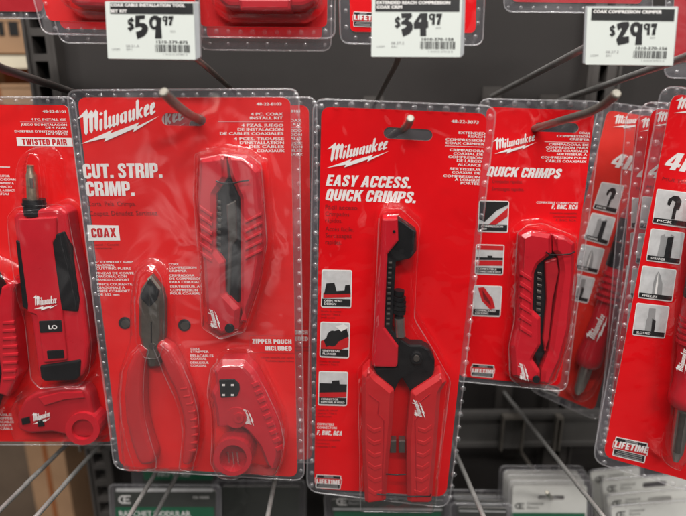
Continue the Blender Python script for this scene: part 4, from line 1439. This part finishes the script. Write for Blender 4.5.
upper_pack((412, 32), .415, -4, [(348, -80), (478, -80), (475.5, 33), (350.4, 32)], [(338, -80), (487, -80), (482.5, 45.6), (340.5, 43.6)], [],
           [([(345.6, -6), (346, 26), (348.6, 36), (360, 39), (464, 40.6)], 11), ([(478.8, -4), (477.6, 26), (475, 37)], 4)],
           'red carded pack with a LIFETIME badge in its corner, behind the $34.97 price tag', 'card_red', 'clear', rf=10, extra=g3)
upper_pack((15, 8), .50, -3, [(-60, -60), (44, -60), (43, 12), (-50, 11)], [(-66, -60), (50, -60), (46, 19), (-56, 18)], [],
           [([(-10, 15), (40, 16)], 5)], 'dark red pack foot in the top left corner, farthest left of the upper row', 'tool_red_deep', 'clear_dull')
upper_pack((560, 1), .48, -5, [(508, -70), (640, -70), (642, 4), (512, 2)], [(502, -70), (650, -70), (652, 14), (504, 12)], [],
           [([(508, 8), (646, 9.5)], 12)], 'red pack whose foot just dips into the top edge, left of the $29.97 tag', 'tool_red_deep', 'clear_dull')
upper_pack((690, 62), .46, -5, [(676, -60), (760, -60), (756, 64), (672, 62)], [(666, -60), (768, -60), (764, 80), (664, 78)], [],
           [([(668.5, 4), (668, 60), (670, 72), (700, 73)], 9)], 'deep red pack at the top right corner, beside and behind the $29.97 tag', 'tool_red_deep', 'clear_dull')


# =================================================================== price tags
DIG = {
    '5': ([[(140, 50), (275, 45), (270, 95), (203, 97), (198, 150), (262, 152), (300, 180), (318, 218), (310, 268), (265, 325), (170, 370), (148, 272), (190, 265), (222, 250), (234, 226), (222, 206), (196, 202), (138, 216)]], []),
    '9': ([[(400, 46), (445, 52), (472, 76), (500, 74), (494, 180), (508, 360), (410, 360), (418, 240), (385, 243), (350, 215), (331, 170), (330, 120), (350, 75)]], [[(402, 100), (425, 112), (432, 150), (424, 195), (402, 206), (380, 190), (372, 152), (380, 115)]]),
}
DIGB = {   # second tag numerals, in the other zoom's pixels
    '3': ([[(125, 60), (248, 58), (252, 98), (206, 145), (248, 166), (263, 205), (258, 250), (225, 290), (150, 325), (127, 246), (172, 228), (192, 208), (176, 192), (128, 188), (127, 162), (168, 132), (182, 110), (135, 118)]], []),
    '4': ([[(345, 60), (430, 58), (425, 150), (438, 150), (438, 225), (415, 230), (415, 318), (345, 318), (345, 235), (273, 240), (270, 175)]], [[(356, 112), (356, 160), (324, 162)]]),
    '2': ([[(135, 70), (200, 48), (272, 45), (281, 88), (245, 155), (202, 214), (275, 206), (276, 280), (150, 310), (128, 245), (192, 135), (190, 112), (150, 146)]], []),
    '9': ([[(345, 47), (385, 50), (405, 70), (436, 66), (425, 180), (424, 304), (344, 306), (358, 205), (330, 205), (298, 178), (285, 130), (300, 75)]], [[(352, 92), (372, 98), (380, 128), (368, 160), (348, 165), (335, 150), (332, 120), (340, 98)]]),
}
NINE = lambda a, b: ([[(480, 62), (500, 66), (520, 66), (515, 120), (512, 192), (480, 192), (484, 138), (462, 136), (447, 115), (446, 85), (460, 66)]], [[(475, 82), (488, 86), (488, 112), (474, 118), (466, 104), (467, 90)]])
SEVEN = [(530, 65), (597, 63), (594, 90), (578, 140), (572, 192), (535, 192), (545, 140), (562, 104), (528, 108)]


def price_tag(fr, quad, side, ox, oy, sc, big, band, head, sku, bar, label, dollar, small_off, under):
    root = fr.empty('price_tag')
    pl = [quad[0], quad[1], quad[2], quad[3]]
    mb = MB()
    mb.prism(fr.poly(rnd(side, 1.6)), -.0022, -.0002, 'tag_holder', .0005)
    mb.build('tag_holder', root)
    mb = MB()
    mb.slab(fr.poly(rnd(pl, 1.2)), -.0002, .0002, 'tag_paper')
    mb.build('tag_paper', root)
    p = Print(fr, .0004)
    p.quad(band, 'ink_black')
    for t, a, b, c in head:
        p.text(t, a, b, c, 'ink_white', .045, dz=.0002)
    conv = lambda pts: [(ox + a / sc, oy + b / sc) for a, b in pts]
    for o, h in big:
        for q in o:
            p.shape(rnd(conv(q), .45, 2), 'ink_black', 0, [rnd(conv(k), .3, 2) for k in h])
    dx, dy, s2 = small_off
    c2 = lambda pts: [(dx + a / s2, dy + b / s2) for a, b in pts]
    n9 = NINE(0, 0)
    p.shape(c2(n9[0][0]), 'ink_black', 0, [c2(n9[1][0])])
    p.shape(c2(SEVEN), 'ink_black')
    sx, sy, sh = dollar
    S = [(.95, .22), (.55, .02), (.15, .2), (.2, .42), (.75, .58), (.85, .80), (.45, .98), (.02, .82)]
    p.shape(brush([(sx + a * sh * .52, sy + b * sh) for a, b in S], [sh * .2] * 3 + [sh * .24] * 3 + [sh * .2] * 2), 'ink_black')
    p.shape(brush([(sx + sh * .34, sy - sh * .1), (sx + sh * .20, sy + sh * 1.1)], sh * .11), 'ink_black', .00005)
    p.text(sku[0], sku[1], sku[2], sku[3], 'ink_black', .02)
    rng = random.Random(label)
    f = qmap(bar)
    u = 0
    while u < .985:
        w = rng.choice([.012, .012, .024, .03])
        p.quad([f(u, 0), f(min(u + w, 1), 0), f(min(u + w, 1), 1), f(u, 1)], 'ink_black')
        u += w + rng.choice([.012, .02, .03])
    for t, a, b, c in under:
        p.text(t, a, b, c, 'ink_grey', 0)
    p.build('tag_print', root)
    tag(root, label, 'price tag', 'shelf price tags')
    return root


fT1 = Frame((151, 59), .375, -7, 2, ((108, 58.4), (195, 59.6)))
price_tag(fT1, [(105, 1.5), (193.6, 2.2), (195.6, 59.8), (108, 58.6)], [(104.6, 1), (198.6, 1.6), (200.4, 57.6), (195, 60.4), (107.6, 59)], 125, 12, 13.72, [DIG['5'], DIG['9']],
          [(110, 2.6), (193, 3.2), (193.4, 14.4), (110, 13.6)], [('COAX CABLE INSTALLATION TOOL', (110.4, 6.6), (185, 7.2), 3.2), ('SET KIT', (110.4, 12.6), (127, 12.8), 3.2)],
          ('1210-379-875', (156.4, 43.2), (187.8, 43.8), 3.0), [(155, 44.4), (190.4, 45), (190.6, 52.4), (155.4, 51.8)],
          'white price tag reading $59.97 with SKU 1210-379-875, leftmost of the three tags', (127.8, 18.6, 11.4), (161.6 - 445 / 14.4, 16.4 - 62 / 13.2, 14.0),
          [('EACH', (170.6, 32.2), (175.2, 32.2), 1.8), ('08.21.A', (126, 47), (139.4, 47), 2.4), ('UOM', (112, 50), (119.6, 50), 2), ('EA1', (126.6, 50), (132, 50), 2), ('1 01210 37987 5', (163.4, 55), (187.4, 55.4), 1.8)])
fT2 = Frame((415, 57), .375, -4, 2, ((372, 56.8), (459, 57)))
price_tag(fT2, [(372.6, -18), (462.6, -18), (460, 57.2), (371.4, 56.8)], [(372.2, -19), (466, -19), (464, 54.6), (460.6, 58), (371, 57.6)], 390, 8, 11.43, [DIGB['3'], DIGB['4']],
          [(375.8, -8), (460, -8), (459.6, 11.6), (375.4, 11.4)], [('EXTENDED REACH COMPRESSION', (376.6, 4.2), (450, 4.4), 3.2), ('COAX CRIM', (376.6, 8.8), (402, 8.8), 3.2)],
          ('1010-370-158', (421.8, 40.6), (453.4, 40.8), 3.0), [(420.4, 41.4), (455.2, 41.6), (455, 49), (420.4, 48.8)],
          'white price tag reading $34.97 with SKU 1010-370-158, middle of the three tags', (395, 17.4, 10), (390, 8, 11.43),
          [('EACH', (436, 28.8), (441, 28.8), 1.8), ('08.27.2', (391, 44), (404, 44), 2.4), ('UOM', (377, 47.4), (384.4, 47.4), 2), ('EA1', (391.6, 47.4), (397, 47.4), 2), ('1 01010 37015 8', (428.4, 52.2), (452.6, 52.4), 1.8)])
fT3 = Frame((628, 65), .375, -12, 1, ((585, 64.6), (672, 65.4)))
price_tag(fT3, [(587.2, 7.6), (677.6, 7.8), (672.4, 65.6), (585, 64.6)], [(585, 6.2), (679, 6.4), (673.4, 66.6), (582.8, 64), (583, 60)], 605, 18, 11.43, [DIGB['2'], DIGB['9']],
          [(591.8, 8.4), (675, 9.2), (674, 21.2), (591, 20.4)], [('COAX COMPRESSION CRIMPER', (593, 13.2), (661.4, 13.8), 3.2)],
          ('1010-370-156', (635.6, 49.6), (667, 50), 3.0), [(633.8, 50.6), (668.4, 51.2), (667.6, 58.6), (633.2, 58)],
          'white price tag reading $29.97 with SKU 1010-370-156, rightmost of the three tags', (610, 26, 9.6), (605, 18, 11.43),
          [('EACH', (650.4, 38.4), (655, 38.4), 1.8), ('08.27.2', (605.6, 53), (618.6, 53), 2.4), ('UOM', (590.4, 56.4), (598, 56.4), 2), ('EA1', (606, 56.4), (611, 56.4), 2), ('1 01010 37015 6', (641.4, 61.4), (664, 61.8), 1.8)])


# =================================================================== hooks
def hook(pts, label, r=.0030, m='wire', name='peg_hook', to_wall=True, tipm='wire_tip', group='wire peg hooks', bends=True):
    P_ = [at(x, y, d) for x, y, d in pts]
    if to_wall:
        l = P_[-1]
        P_.append(l + HOOKDIR * ((WALL + .004 - l.y) / HOOKDIR.y))
    o0 = P_[-1].copy()
    # smooth the bends
    Q = []
    n = len(P_)
    for i, p in enumerate(P_):
        if 0 < i < n - 1:
            a, b = P_[i - 1], P_[i + 1]
            t = min(.006, (a - p).length * .4, (b - p).length * .4)
            A, B = p + (a - p).normalized() * t, p + (b - p).normalized() * t
            for k in range(5):
                u = k / 4
                Q.append(A * (1 - u) ** 2 + p * 2 * u * (1 - u) + B * u * u)
        else:
            Q.append(p)
    e = bpy.data.objects.new(name, None)
    COL.objects.link(e)
    e.location = o0
    mb = MB()
    Q = [q - o0 for q in Q]
    mb.tube(Q, r, m, 14, True)
    mb.build('wire', e, True)
    mb = MB()
    d = (Q[0] - Q[1]).normalized()
    mb.tube([Q[0] - d * .0008, Q[0] + d * .0004, Q[0] + d * .0009], [r * 1.02, r * .98, r * .78], tipm, 14)
    mb.build('wire_end', e, True)
    mb = MB()
    mb.box((0, -.004, -.006), (.022, .003, .036), 'upright')
    mb.build('mounting_plate', e)
    tag(e, label, 'hook', group)
    return e


hook([(163.8, 92.4, .350), (176, 105, .362), (189, 114.5, .378), (201.5, 120.6, .406)], 'bent wire hook tip poking through the slot of the CUT. STRIP. CRIMP. card', .0032)
hook([(410.4, 118.6, .374), (409, 124, .382), (403, 129.5, .394), (396, 132.5, .412)], 'bent wire hook tip poking through the slot of the EASY ACCESS card', .0028)
hook([(616.5, 94, .352), (604, 105, .366), (588, 113, .380), (562, 120.5, .405), (537, 127.8, .440)], 'long bent wire hook coming out of the QUICK CRIMPS card slot', .0031)
hook([(190, 54, .378), (204, 65, .392)], 'thin wire running back from the $59.97 price tag', .0021, group='tag wires')
hook([(400, 52, .378), (397, 62, .392)], 'thin wire running back from the $34.97 price tag', .0021, group='tag wires')
hook([(597, 41, .392), (580, 50.5, .404)], 'thick pale wire running back from the $29.97 price tag to the left', .0028, 'wire_pale', group='tag wires')
hook([(700, 50, .372), (686, 57, .384)], 'thick wire passing under the $29.97 tag and out at the right side', .0030, 'wire_pale', group='tag wires')
hook([(-20, 54, .36), (0, 68, .378)], 'dark wire crossing the gap at the upper left edge', .0030, 'upright', group='tag wires')
low = [((-8, 518, .36), 'pale wire slanting out of the lower left corner, leftmost'), ((34, 519, .36), 'second pale wire at the lower left, right of the first'),
       ((127, 520, .37), 'wire in front of the green pack header, left one of the pair'), ((153, 520, .41), 'darker wire over the green pack header, right one of the pair'),
       ((267, 520, .37), 'wire hanging below the gap between the kit and the centre pack'), ((486, 522, .36), 'pale wire slanting beside the foot of the centre pack'),
       ((606, 520, .36), 'long pale wire crossing over the white card packs at the lower right')]
for (x, y, d), lab in low:
    p0 = at(x, y, d)
    hook([(x, y, d), (x + (332 - x) * .03, y + (178 - y) * .03, d * 1.031)], lab, .0022, 'wire_pale', name='tag_wire', group='wires of the lower row')


# =================================================================== back panel, uprights, rail, far shelf
def wpt(x, y, d=WALL):
    p = at(x, y, d)
    return p.x, p.z


xl = wpt(60, 60)[0]
mb = MB()
mb.box(((xl + .9) / 2, WALL + .012, 1.2), (.9 - xl, .012, 1.5), 'panel')
o = mb.build('back_panel')
o['kind'] = 'structure'


def upright_post(x0, x1, sx0, sx1, z_ref, label, pitch=.0262, hs=.0185):
    e = bpy.data.objects.new('slotted_upright', None)
    COL.objects.link(e)
    e.location = ((x0 + x1) / 2, WALL, .45)
    c = (x0 + x1) / 2
    mb = MB()
    # front face as rungs and rails so the slots are real openings
    z0, z1 = .45, 1.95
    y0, y1 = -.010, .006
    def bx(a, b, za, zb):
        mb.box(((a + b) / 2 - c, (y0 + y1) / 2, (za + zb) / 2 - .45), (b - a, y1 - y0, zb - za), 'upright')
    bx(x0, sx0, z0, z1)
    bx(sx1, x1, z0, z1)
    k0 = int((z_ref - z0) / pitch)
    z = z_ref - k0 * pitch
    prev = z0
    while z + hs < z1:
        if z > prev:
            bx(sx0, sx1, prev, z)
        prev = z + hs
        z += pitch
    bx(sx0, sx1, prev, z1)
    # folded side lips
    mb.box((x0 - .0015 - c, .004, .75), (.003, .036, 1.5), 'upright')
    mb.box((x1 + .0015 - c, .004, .75), (.003, .036, 1.5), 'upright')
    mb.build('post_face', e)
    mb = MB()
    mb.box((0, .010, .75), (x1 - x0, .003, 1.5), 'slot')
    mb.build('post_channel', e)
    tag(e, label, 'upright')
    return e


X = lambda px, py: wpt(px, py)[0]
upright_post(X(34, 45), X(58, 45), X(37.6, 45), X(50.5, 45), at(44, 55, WALL).z, 'dark slotted steel upright at the left, bare rack showing beside it')
xr = X(598, 80)
upright_post(xr - .016, xr + .016, xr - .0045, xr + .0045, at(598, 83, WALL).z, 'dark slotted steel upright under the $29.97 tag')

# lower cross rail with hook clips
za, zb = at(520, 412, .59).z, at(520, 444, .59).z
e = bpy.data.objects.new('cross_rail', None)
COL.objects.link(e)
e.location = (.1, .592, zb)
mb = MB()
mb.box((.1, 0, (za - zb) / 2), (1.0, .010, za - zb), 'bar')
mb.box((.1, -.006, za - zb - .003), (1.0, .004, .006), 'bar')
mb.box((.1, -.006, .003), (1.0, .004, .006), 'bar')
mb.build('rail', e)
tag(e, 'grey horizontal steel rail behind the packs at the lower right', 'rail')
for x, w, lab in ((511, .028, 'wide hook clip hanging on the grey rail, left of the narrow one'), (556, .008, 'narrow hook clip hanging on the grey rail'), (90, .026, 'hook clip beside the left upright near the bottom')):
    p = at(x, 432, .578)
    mb = MB()
    mb.box((0, 0, 0), (w, .003, .046), 'bar')
    mb.box((-w / 2 + .001, -.004, 0), (.002, .008, .046), 'wire')
    mb.box((w / 2 - .001, -.004, 0), (.002, .008, .046), 'wire')
    mb.box((0, -.003, .0245), (w, .010, .003), 'wire')
    o = mb.build('hook_clip')
    o.location = p
    tag(o, lab, 'hook clip', 'hook clips')

# beyond the rack on the left: shelf boards and cartons
fl_ = MB()
fl_.box((0, 1.2, -.01), (8, 8, .02), 'floor')
o = fl_.build('floor')
o['kind'] = 'structure'
mb = MB()
mb.box((0, 2.2, 1.2), (8, .05, 3.4), 'panel')
o = mb.build('far_wall')
o['kind'] = 'structure'


def carton(x0, y0, x1, y1, d, m, label, depth=.18, flap=None, rz=0, holes=(), name='carton'):
    a, b = at(x0, y1, d), at(x1, y0, d)
    a2 = at(x0, y0, d)
    w, h = b.x - a2.x, b.z - a.z
    e = bpy.data.objects.new(name, None)
    COL.objects.link(e)
    e.location = (a2.x + w / 2, d + depth / 2, a.z)
    e.rotation_euler = (0, 0, math.radians(rz))
    mb = MB()
    mb.box((0, 0, h / 2), (w, depth, h), m)
    mb.box((0, -.001, h - .004), (w * .99, depth, .003), m)
    mb.build('carton_body', e)
    mb = MB()
    mb.box((0, -depth / 2 - .0006, h * .5), (w * .12, .0006, h * .98), 'ink_pale' if flap is None else flap)
    mb.build('packing_tape', e)
    for (u0, u1, v0, v1) in holes:
        mb = MB()
        mb.box((w * ((u0 + u1) / 2 - .5), -depth / 2 - .0006, h * (1 - (v0 + v1) / 2)), (w * (u1 - u0), .001, h * (v1 - v0)), 'slot')
        mb.build('hand_hole', e)
    tag(e, label, 'carton', 'cartons on the shelf beyond')
    return e


def board(y, d, t, depth, label, m='carton_cream'):
    p = at(20, y, d)
    mb = MB()
    mb.box((0, 0, 0), (1.1, depth, t), m)
    mb.box((0, -depth / 2 - .002, -.004), (1.1, .003, t + .008), m)
    o = mb.build('shelf_board')
    o.location = (p.x - .42, d + depth / 2, p.z - t / 2)
    tag(o, label, 'shelf')


carton(-60, 18, 21, 53, .86, 'carton', 'tan carton with dark hand holes at the upper left, partly cut by the frame', .2, holes=((.70, .77, .1, .5), (.83, .95, .1, .5)))
carton(21.5, 26, 80, 55, .88, 'carton_cream', 'cream carton beside the tan one, left of the slotted upright', .2, 'carton_cream')
board(56, .84, .010, .34, 'pale shelf edge under the tan and cream cartons at upper left')
carton(-70, 66, 60, 84, .88, 'carton_orange', 'amber brown carton below the pale shelf edge at upper left', .2, 'carton')
carton(-90, 84, 70, 105, .80, 'carton', 'low tan carton just above the twisted pair kit', .12, 'carton_orange')
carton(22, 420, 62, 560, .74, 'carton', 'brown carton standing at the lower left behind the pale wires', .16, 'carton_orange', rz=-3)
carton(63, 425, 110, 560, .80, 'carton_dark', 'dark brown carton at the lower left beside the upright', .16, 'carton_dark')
carton(-70, 415, 20, 560, .86, 'carton_dark', 'dark carton in the lower left corner', .16, 'carton_dark')


# =================================================================== lower row: white and green carded packs of another maker
def ce_mark(p, x, y, s, m='ink_black', ang=0):
    """the rounded C-and-E monogram"""
    R = lambda a, b: (x + a * s * math.cos(ang) - b * s * math.sin(ang), y + a * s * math.sin(ang) + b * s * math.cos(ang))
    C_ = brush([R(*q) for q in ((.95, -.38), (.35, -.40), (.08, -.22), (.0, 0), (.08, .22), (.35, .40), (.95, .38))], s * .2)
    p.shape(C_, m)
    p.shape(brush([R(*q) for q in ((1.35, -.40), (.75, -.40), (.52, 0), (.75, .40), (1.35, .40))], s * .18), m, .00005)
    p.shape(brush([R(.55, 0), R(1.2, 0)], s * .16), m, .0001)


def low_card(base, depth, yaw, lean, q, fq, label, hole, head, group, mark, sub, tx=None, band=None, green=None, num=None, shell='clear_dull', cav=None, name='electrical_pack'):
    fr = Frame(base, depth, yaw, lean, (q[0], q[1]))
    root = fr.empty(name)
    card(fr, root, q, head, hole, r=3)
    p = Print(fr)
    if band:
        p.quad(band, 'ink_pale')
    if green:
        p.quad(green, 'ink_green')
    if mark:
        ce_mark(p, *mark)
    for t in (tx or []):
        p.text(*t)
    p.build('lettering', root)
    b = blister(fr, root, rnd(fq, 5, 4), cav or [], shell)
    beads(fr, b, [([(fq[0][0] + 2, fq[0][1] + 2), (fq[1][0] - 2, fq[1][1] + 2)], 8)], .0014)
    tag(root, label, 'tool pack', group)
    return root, fr


M['head_dark'] = mat('head_dark', (.045, .05, .045), .45, var=.1)
M['head_white'] = mat('head_white', (.72, .72, .68), .45, var=.04)
M['green_card'] = mat('green_card', (.012, .085, .05), .45, var=.06)
low_card((165, 540), .50, -3, 0, [(114, 490), (216, 490), (216, 620), (122, 620)], [(109, 484), (221, 484.4), (222, 630), (118, 630)],
         'dark and green carded pack reading RATCHET MODULAR under the wide kit', None, 'head_dark', None,
         (119, 499.4, 8.6, 'ink_white'), None, [('RATCHET MODULAR', (119.6, 516.4), (191, 516.6), 5.6, 'ink_white', .03, 0, None, .0003), ('CE-10203', (193, 498.6), (209, 498.6), 2.6, 'ink_white', .01)],
         [(116, 488), (213, 488), (213, 491.6), (116, 491.6)], [(115, 507), (214, 507), (214, 610), (121, 610)])
low_card((180, 540), .56, -3, 0, [(142, 474), (212, 474), (214, 600), (150, 600)], [(132, 462), (218, 462), (220, 620), (140, 620)],
         'green card hung behind the RATCHET MODULAR pack, lettering peeking out under the red kit', None, 'head_dark', None,
         None, None, [('NO STRIP', (158, 476.8), (192, 476.8), 5, 'ink_pale', .03, 0, None, .0003)], None, [(143, 468), (212, 468), (213, 480), (144, 480)])
low_card((262, 560), .585, -2, 0, [(222, 486), (300, 486), (298, 620), (226, 620)], [(214, 480), (306, 480), (304, 640), (220, 640)],
         'dark clear-edged pack between the RATCHET MODULAR and centre packs', None, 'head_dark', None, None, None, [])
low_card((385, 560), .50, -3, 0, [(331, 499), (444, 500), (440, 620), (338, 620)], [(324, 493), (450, 494), (446, 630), (332, 630)],
         'dark headed electrical pack straight under the EASY ACCESS pack', None, 'head_dark', None, (337, 501.6, 7.4, 'ink_white'), None, [('Commercial', (349, 501), (366, 501), 2.4, 'ink_pale', 0), ('Electric', (349, 504.4), (361, 504.4), 2.4, 'ink_pale', 0)],
         [(333, 508), (442, 508.6), (442, 510.6), (333, 510)], [(334, 511.6), (441, 512), (439, 610), (338, 610)])
for k, (dx, dy, dd) in enumerate(((0, 0, 0), (-3, -7, .03), (-5, -13, .055))):
    low_card((478 + dx, 560 + dy), .49 + dd, -3, 0, [(458 + dx, 507 + dy), (507 + dx, 508 + dy), (508 + dx, 620), (462 + dx, 620)],
             [(450 + dx, 502 + dy), (512 + dx, 503 + dy), (514 + dx, 630), (455 + dx, 630)],
             ['front clear-edged dark pack right of the centre pack foot', 'middle clear-edged dark pack right of the centre pack foot', 'rear clear-edged dark pack right of the centre pack foot'][k],
             None, 'head_dark', 'dark packs on one hook', None, None, [], [(459 + dx, 510 + dy), (506 + dx, 511 + dy), (506 + dx, 512.4 + dy), (459 + dx, 511.4 + dy)])
for k, (dx, dy, dd, sc) in enumerate(((0, 0, 0, 1), (-3, -6, .012, .98), (-6, -10.5, .024, .95), (-9, -14.5, .036, .92))):
    q = [(513 + dx, 485.6 + dy), (587 + dx, 485.6 + dy), (585 + dx, 600), (508 + dx, 600)]
    low_card((547 + dx, 560), .49 + dd, -3, 1, q, [(509 + dx, 480 + dy), (592 + dx, 480 + dy), (590 + dx, 610), (503 + dx, 610)],
             ['front white carded pack with a green band, wire poking out of its slot', 'second white card in the stack behind the green-banded one', 'third white card in the stack behind the green-banded one',
              'rearmost white card in the stack behind the green-banded one'][k], slot_hole(551 + dx, 497.4 + dy, 27, 5, 0) if k < 1 else None, 'head_white', 'white packs on one hook',
             (515.6, 506, 6.2) if k == 0 else None, None, [('Commercial', (527, 504.6), (543, 504.8), 2.6, 'ink_black', 0), ('Electric', (527, 508.8), (539, 508.8), 2.6, 'ink_black', 0)] if k == 0 else [],
             None, [(511, 512.6), (585, 513), (584, 590), (508, 590)] if k == 0 else None)
hook([(547, 492, .452), (551, 497, .46), (556, 499, .475)][:1] + [(549, 495.5, .468), (552, 497.6, .492)], 'short hook poking out of the slot of the white green-banded card', .0022, 'wire', to_wall=True, group='wires of the lower row')
specs = [((590, 472), (640, 467), 0.545, 'rearmost slanted white card at the lower right, its mark half hidden'),
         ((602, 481), (700, 473), .52, 'slanted white card with mark and slot, second from the rear at the lower right'),
         ((607, 496), (705, 487), .495, 'slanted white card with empty slot, second from the front at the lower right'),
         ((611, 507), (712, 499), .47, 'front slanted white card at the lower right corner, mark cut by the frame')]
for k, (a, b, d, lab) in enumerate(specs):
    ax_, ay = a
    bx_, by = b
    A, B = Vector(a), Vector(b)
    u = (B - A).normalized()
    w = Vector((-u.y, u.x))
    q = [tuple(A), tuple(B), tuple(B + w * 90 - u * 12), tuple(A + w * 90)]
    f_ = [tuple(A - w * 2 - u * 2), tuple(B - w * 2 + u * 3), tuple(B + w * 98 - u * 9), tuple(A + w * 98 - u * 2)]
    m0 = A + u * 5 + w * 8.4
    t0 = A + u * 18 + w * 6.4
    hc = A + u * (52 if k else 36) + w * 7.5
    ang = math.atan2(u.y, u.x)
    low_card(tuple(A + w * 60 + u * 45), d, -2, 6, q, f_, lab, slot_hole(hc.x, hc.y, 24, 5.2, ang) if k in (1, 2) else None, 'head_white', 'slanted white packs on one hook',
             (m0.x, m0.y, 6.6, 'ink_black', ang), None,
             [('Commercial', tuple(t0), tuple(t0 + u * 15), 2.5, 'ink_black', 0), ('Electric', tuple(t0 + w * 3.6), tuple(t0 + w * 3.6 + u * 11), 2.5, 'ink_black', 0)])

# =================================================================== light
w = bpy.data.worlds.new('World')
SC.world = w
w.use_nodes = True
nt = w.node_tree
bg = nt.nodes['Background']
tc = nd(nt, 'ShaderNodeTexCoord')
nz = nd(nt, 'ShaderNodeTexNoise', Scale=2.6, Detail=3.0)
nt.links.new(tc.outputs['Generated'], nz.inputs['Vector'])
cr = nd(nt, 'ShaderNodeValToRGB')
cr.color_ramp.elements[0].position = .56
cr.color_ramp.elements[0].color = (.02, .019, .018, 1)
cr.color_ramp.elements[1].position = .70
cr.color_ramp.elements[1].color = (3.2, 3.1, 3.0, 1)
nt.links.new(nz.outputs['Fac'], cr.inputs['Fac'])
nt.links.new(cr.outputs['Color'], bg.inputs['Color'])
bg.inputs['Strength'].default_value = .3


def lamp(name, loc, aim, sx, sy, power, col=(1, .965, .93)):
    l = bpy.data.lights.new(name, 'AREA')
    l.shape = 'RECTANGLE'
    l.size, l.size_y = sx, sy
    l.energy = power
    l.color = col
    o = bpy.data.objects.new(name, l)
    COL.objects.link(o)
    o.location = loc
    o.rotation_euler = (Vector(aim) - Vector(loc)).to_track_quat('-Z', 'Y').to_euler()
    return o


lamp('ceiling_light', (-.3, -1.3, 3.2), (0, .4, 1.3), 1.3, .16, 36)
lamp('ceiling_light', (1.2, -2.2, 3.2), (0, .4, 1.3), 1.3, .16, 36)
lamp('ceiling_light', (-.9, -.3, 3.3), (0, .4, 1.2), .13, 1.8, 22)

lamp('ceiling_light', (.2, -.15, 3.3), (.2, .1, 1.2), 1.4, .14, 39)

# =================================================================== camera
cam = bpy.data.cameras.new('Camera')
co = bpy.data.objects.new('Camera', cam)
COL.objects.link(co)
SC.camera = co
cam.sensor_fit = 'HORIZONTAL'
cam.sensor_width = 36
cam.lens = FPX / 686 * 36
cam.shift_x = 0
cam.clip_start = .01
cam.clip_end = 100
co.matrix_world = Matrix(((RT.x, UP.x, -FW.x, CAM.x), (RT.y, UP.y, -FW.y, CAM.y), (RT.z, UP.z, -FW.z, CAM.z), (0, 0, 0, 1)))
cam.dof.use_dof = True
cam.dof.focus_distance = .415
cam.dof.aperture_fstop = 3.5
SC.cycles.transparent_max_bounces = 24
SC.cycles.max_bounces = 8
SC.cycles.use_denoising = True
SC.view_settings.view_transform = 'Standard'
SC.view_settings.look = 'None'
SC.view_settings.exposure = 0
SC.view_settings.gamma = 1
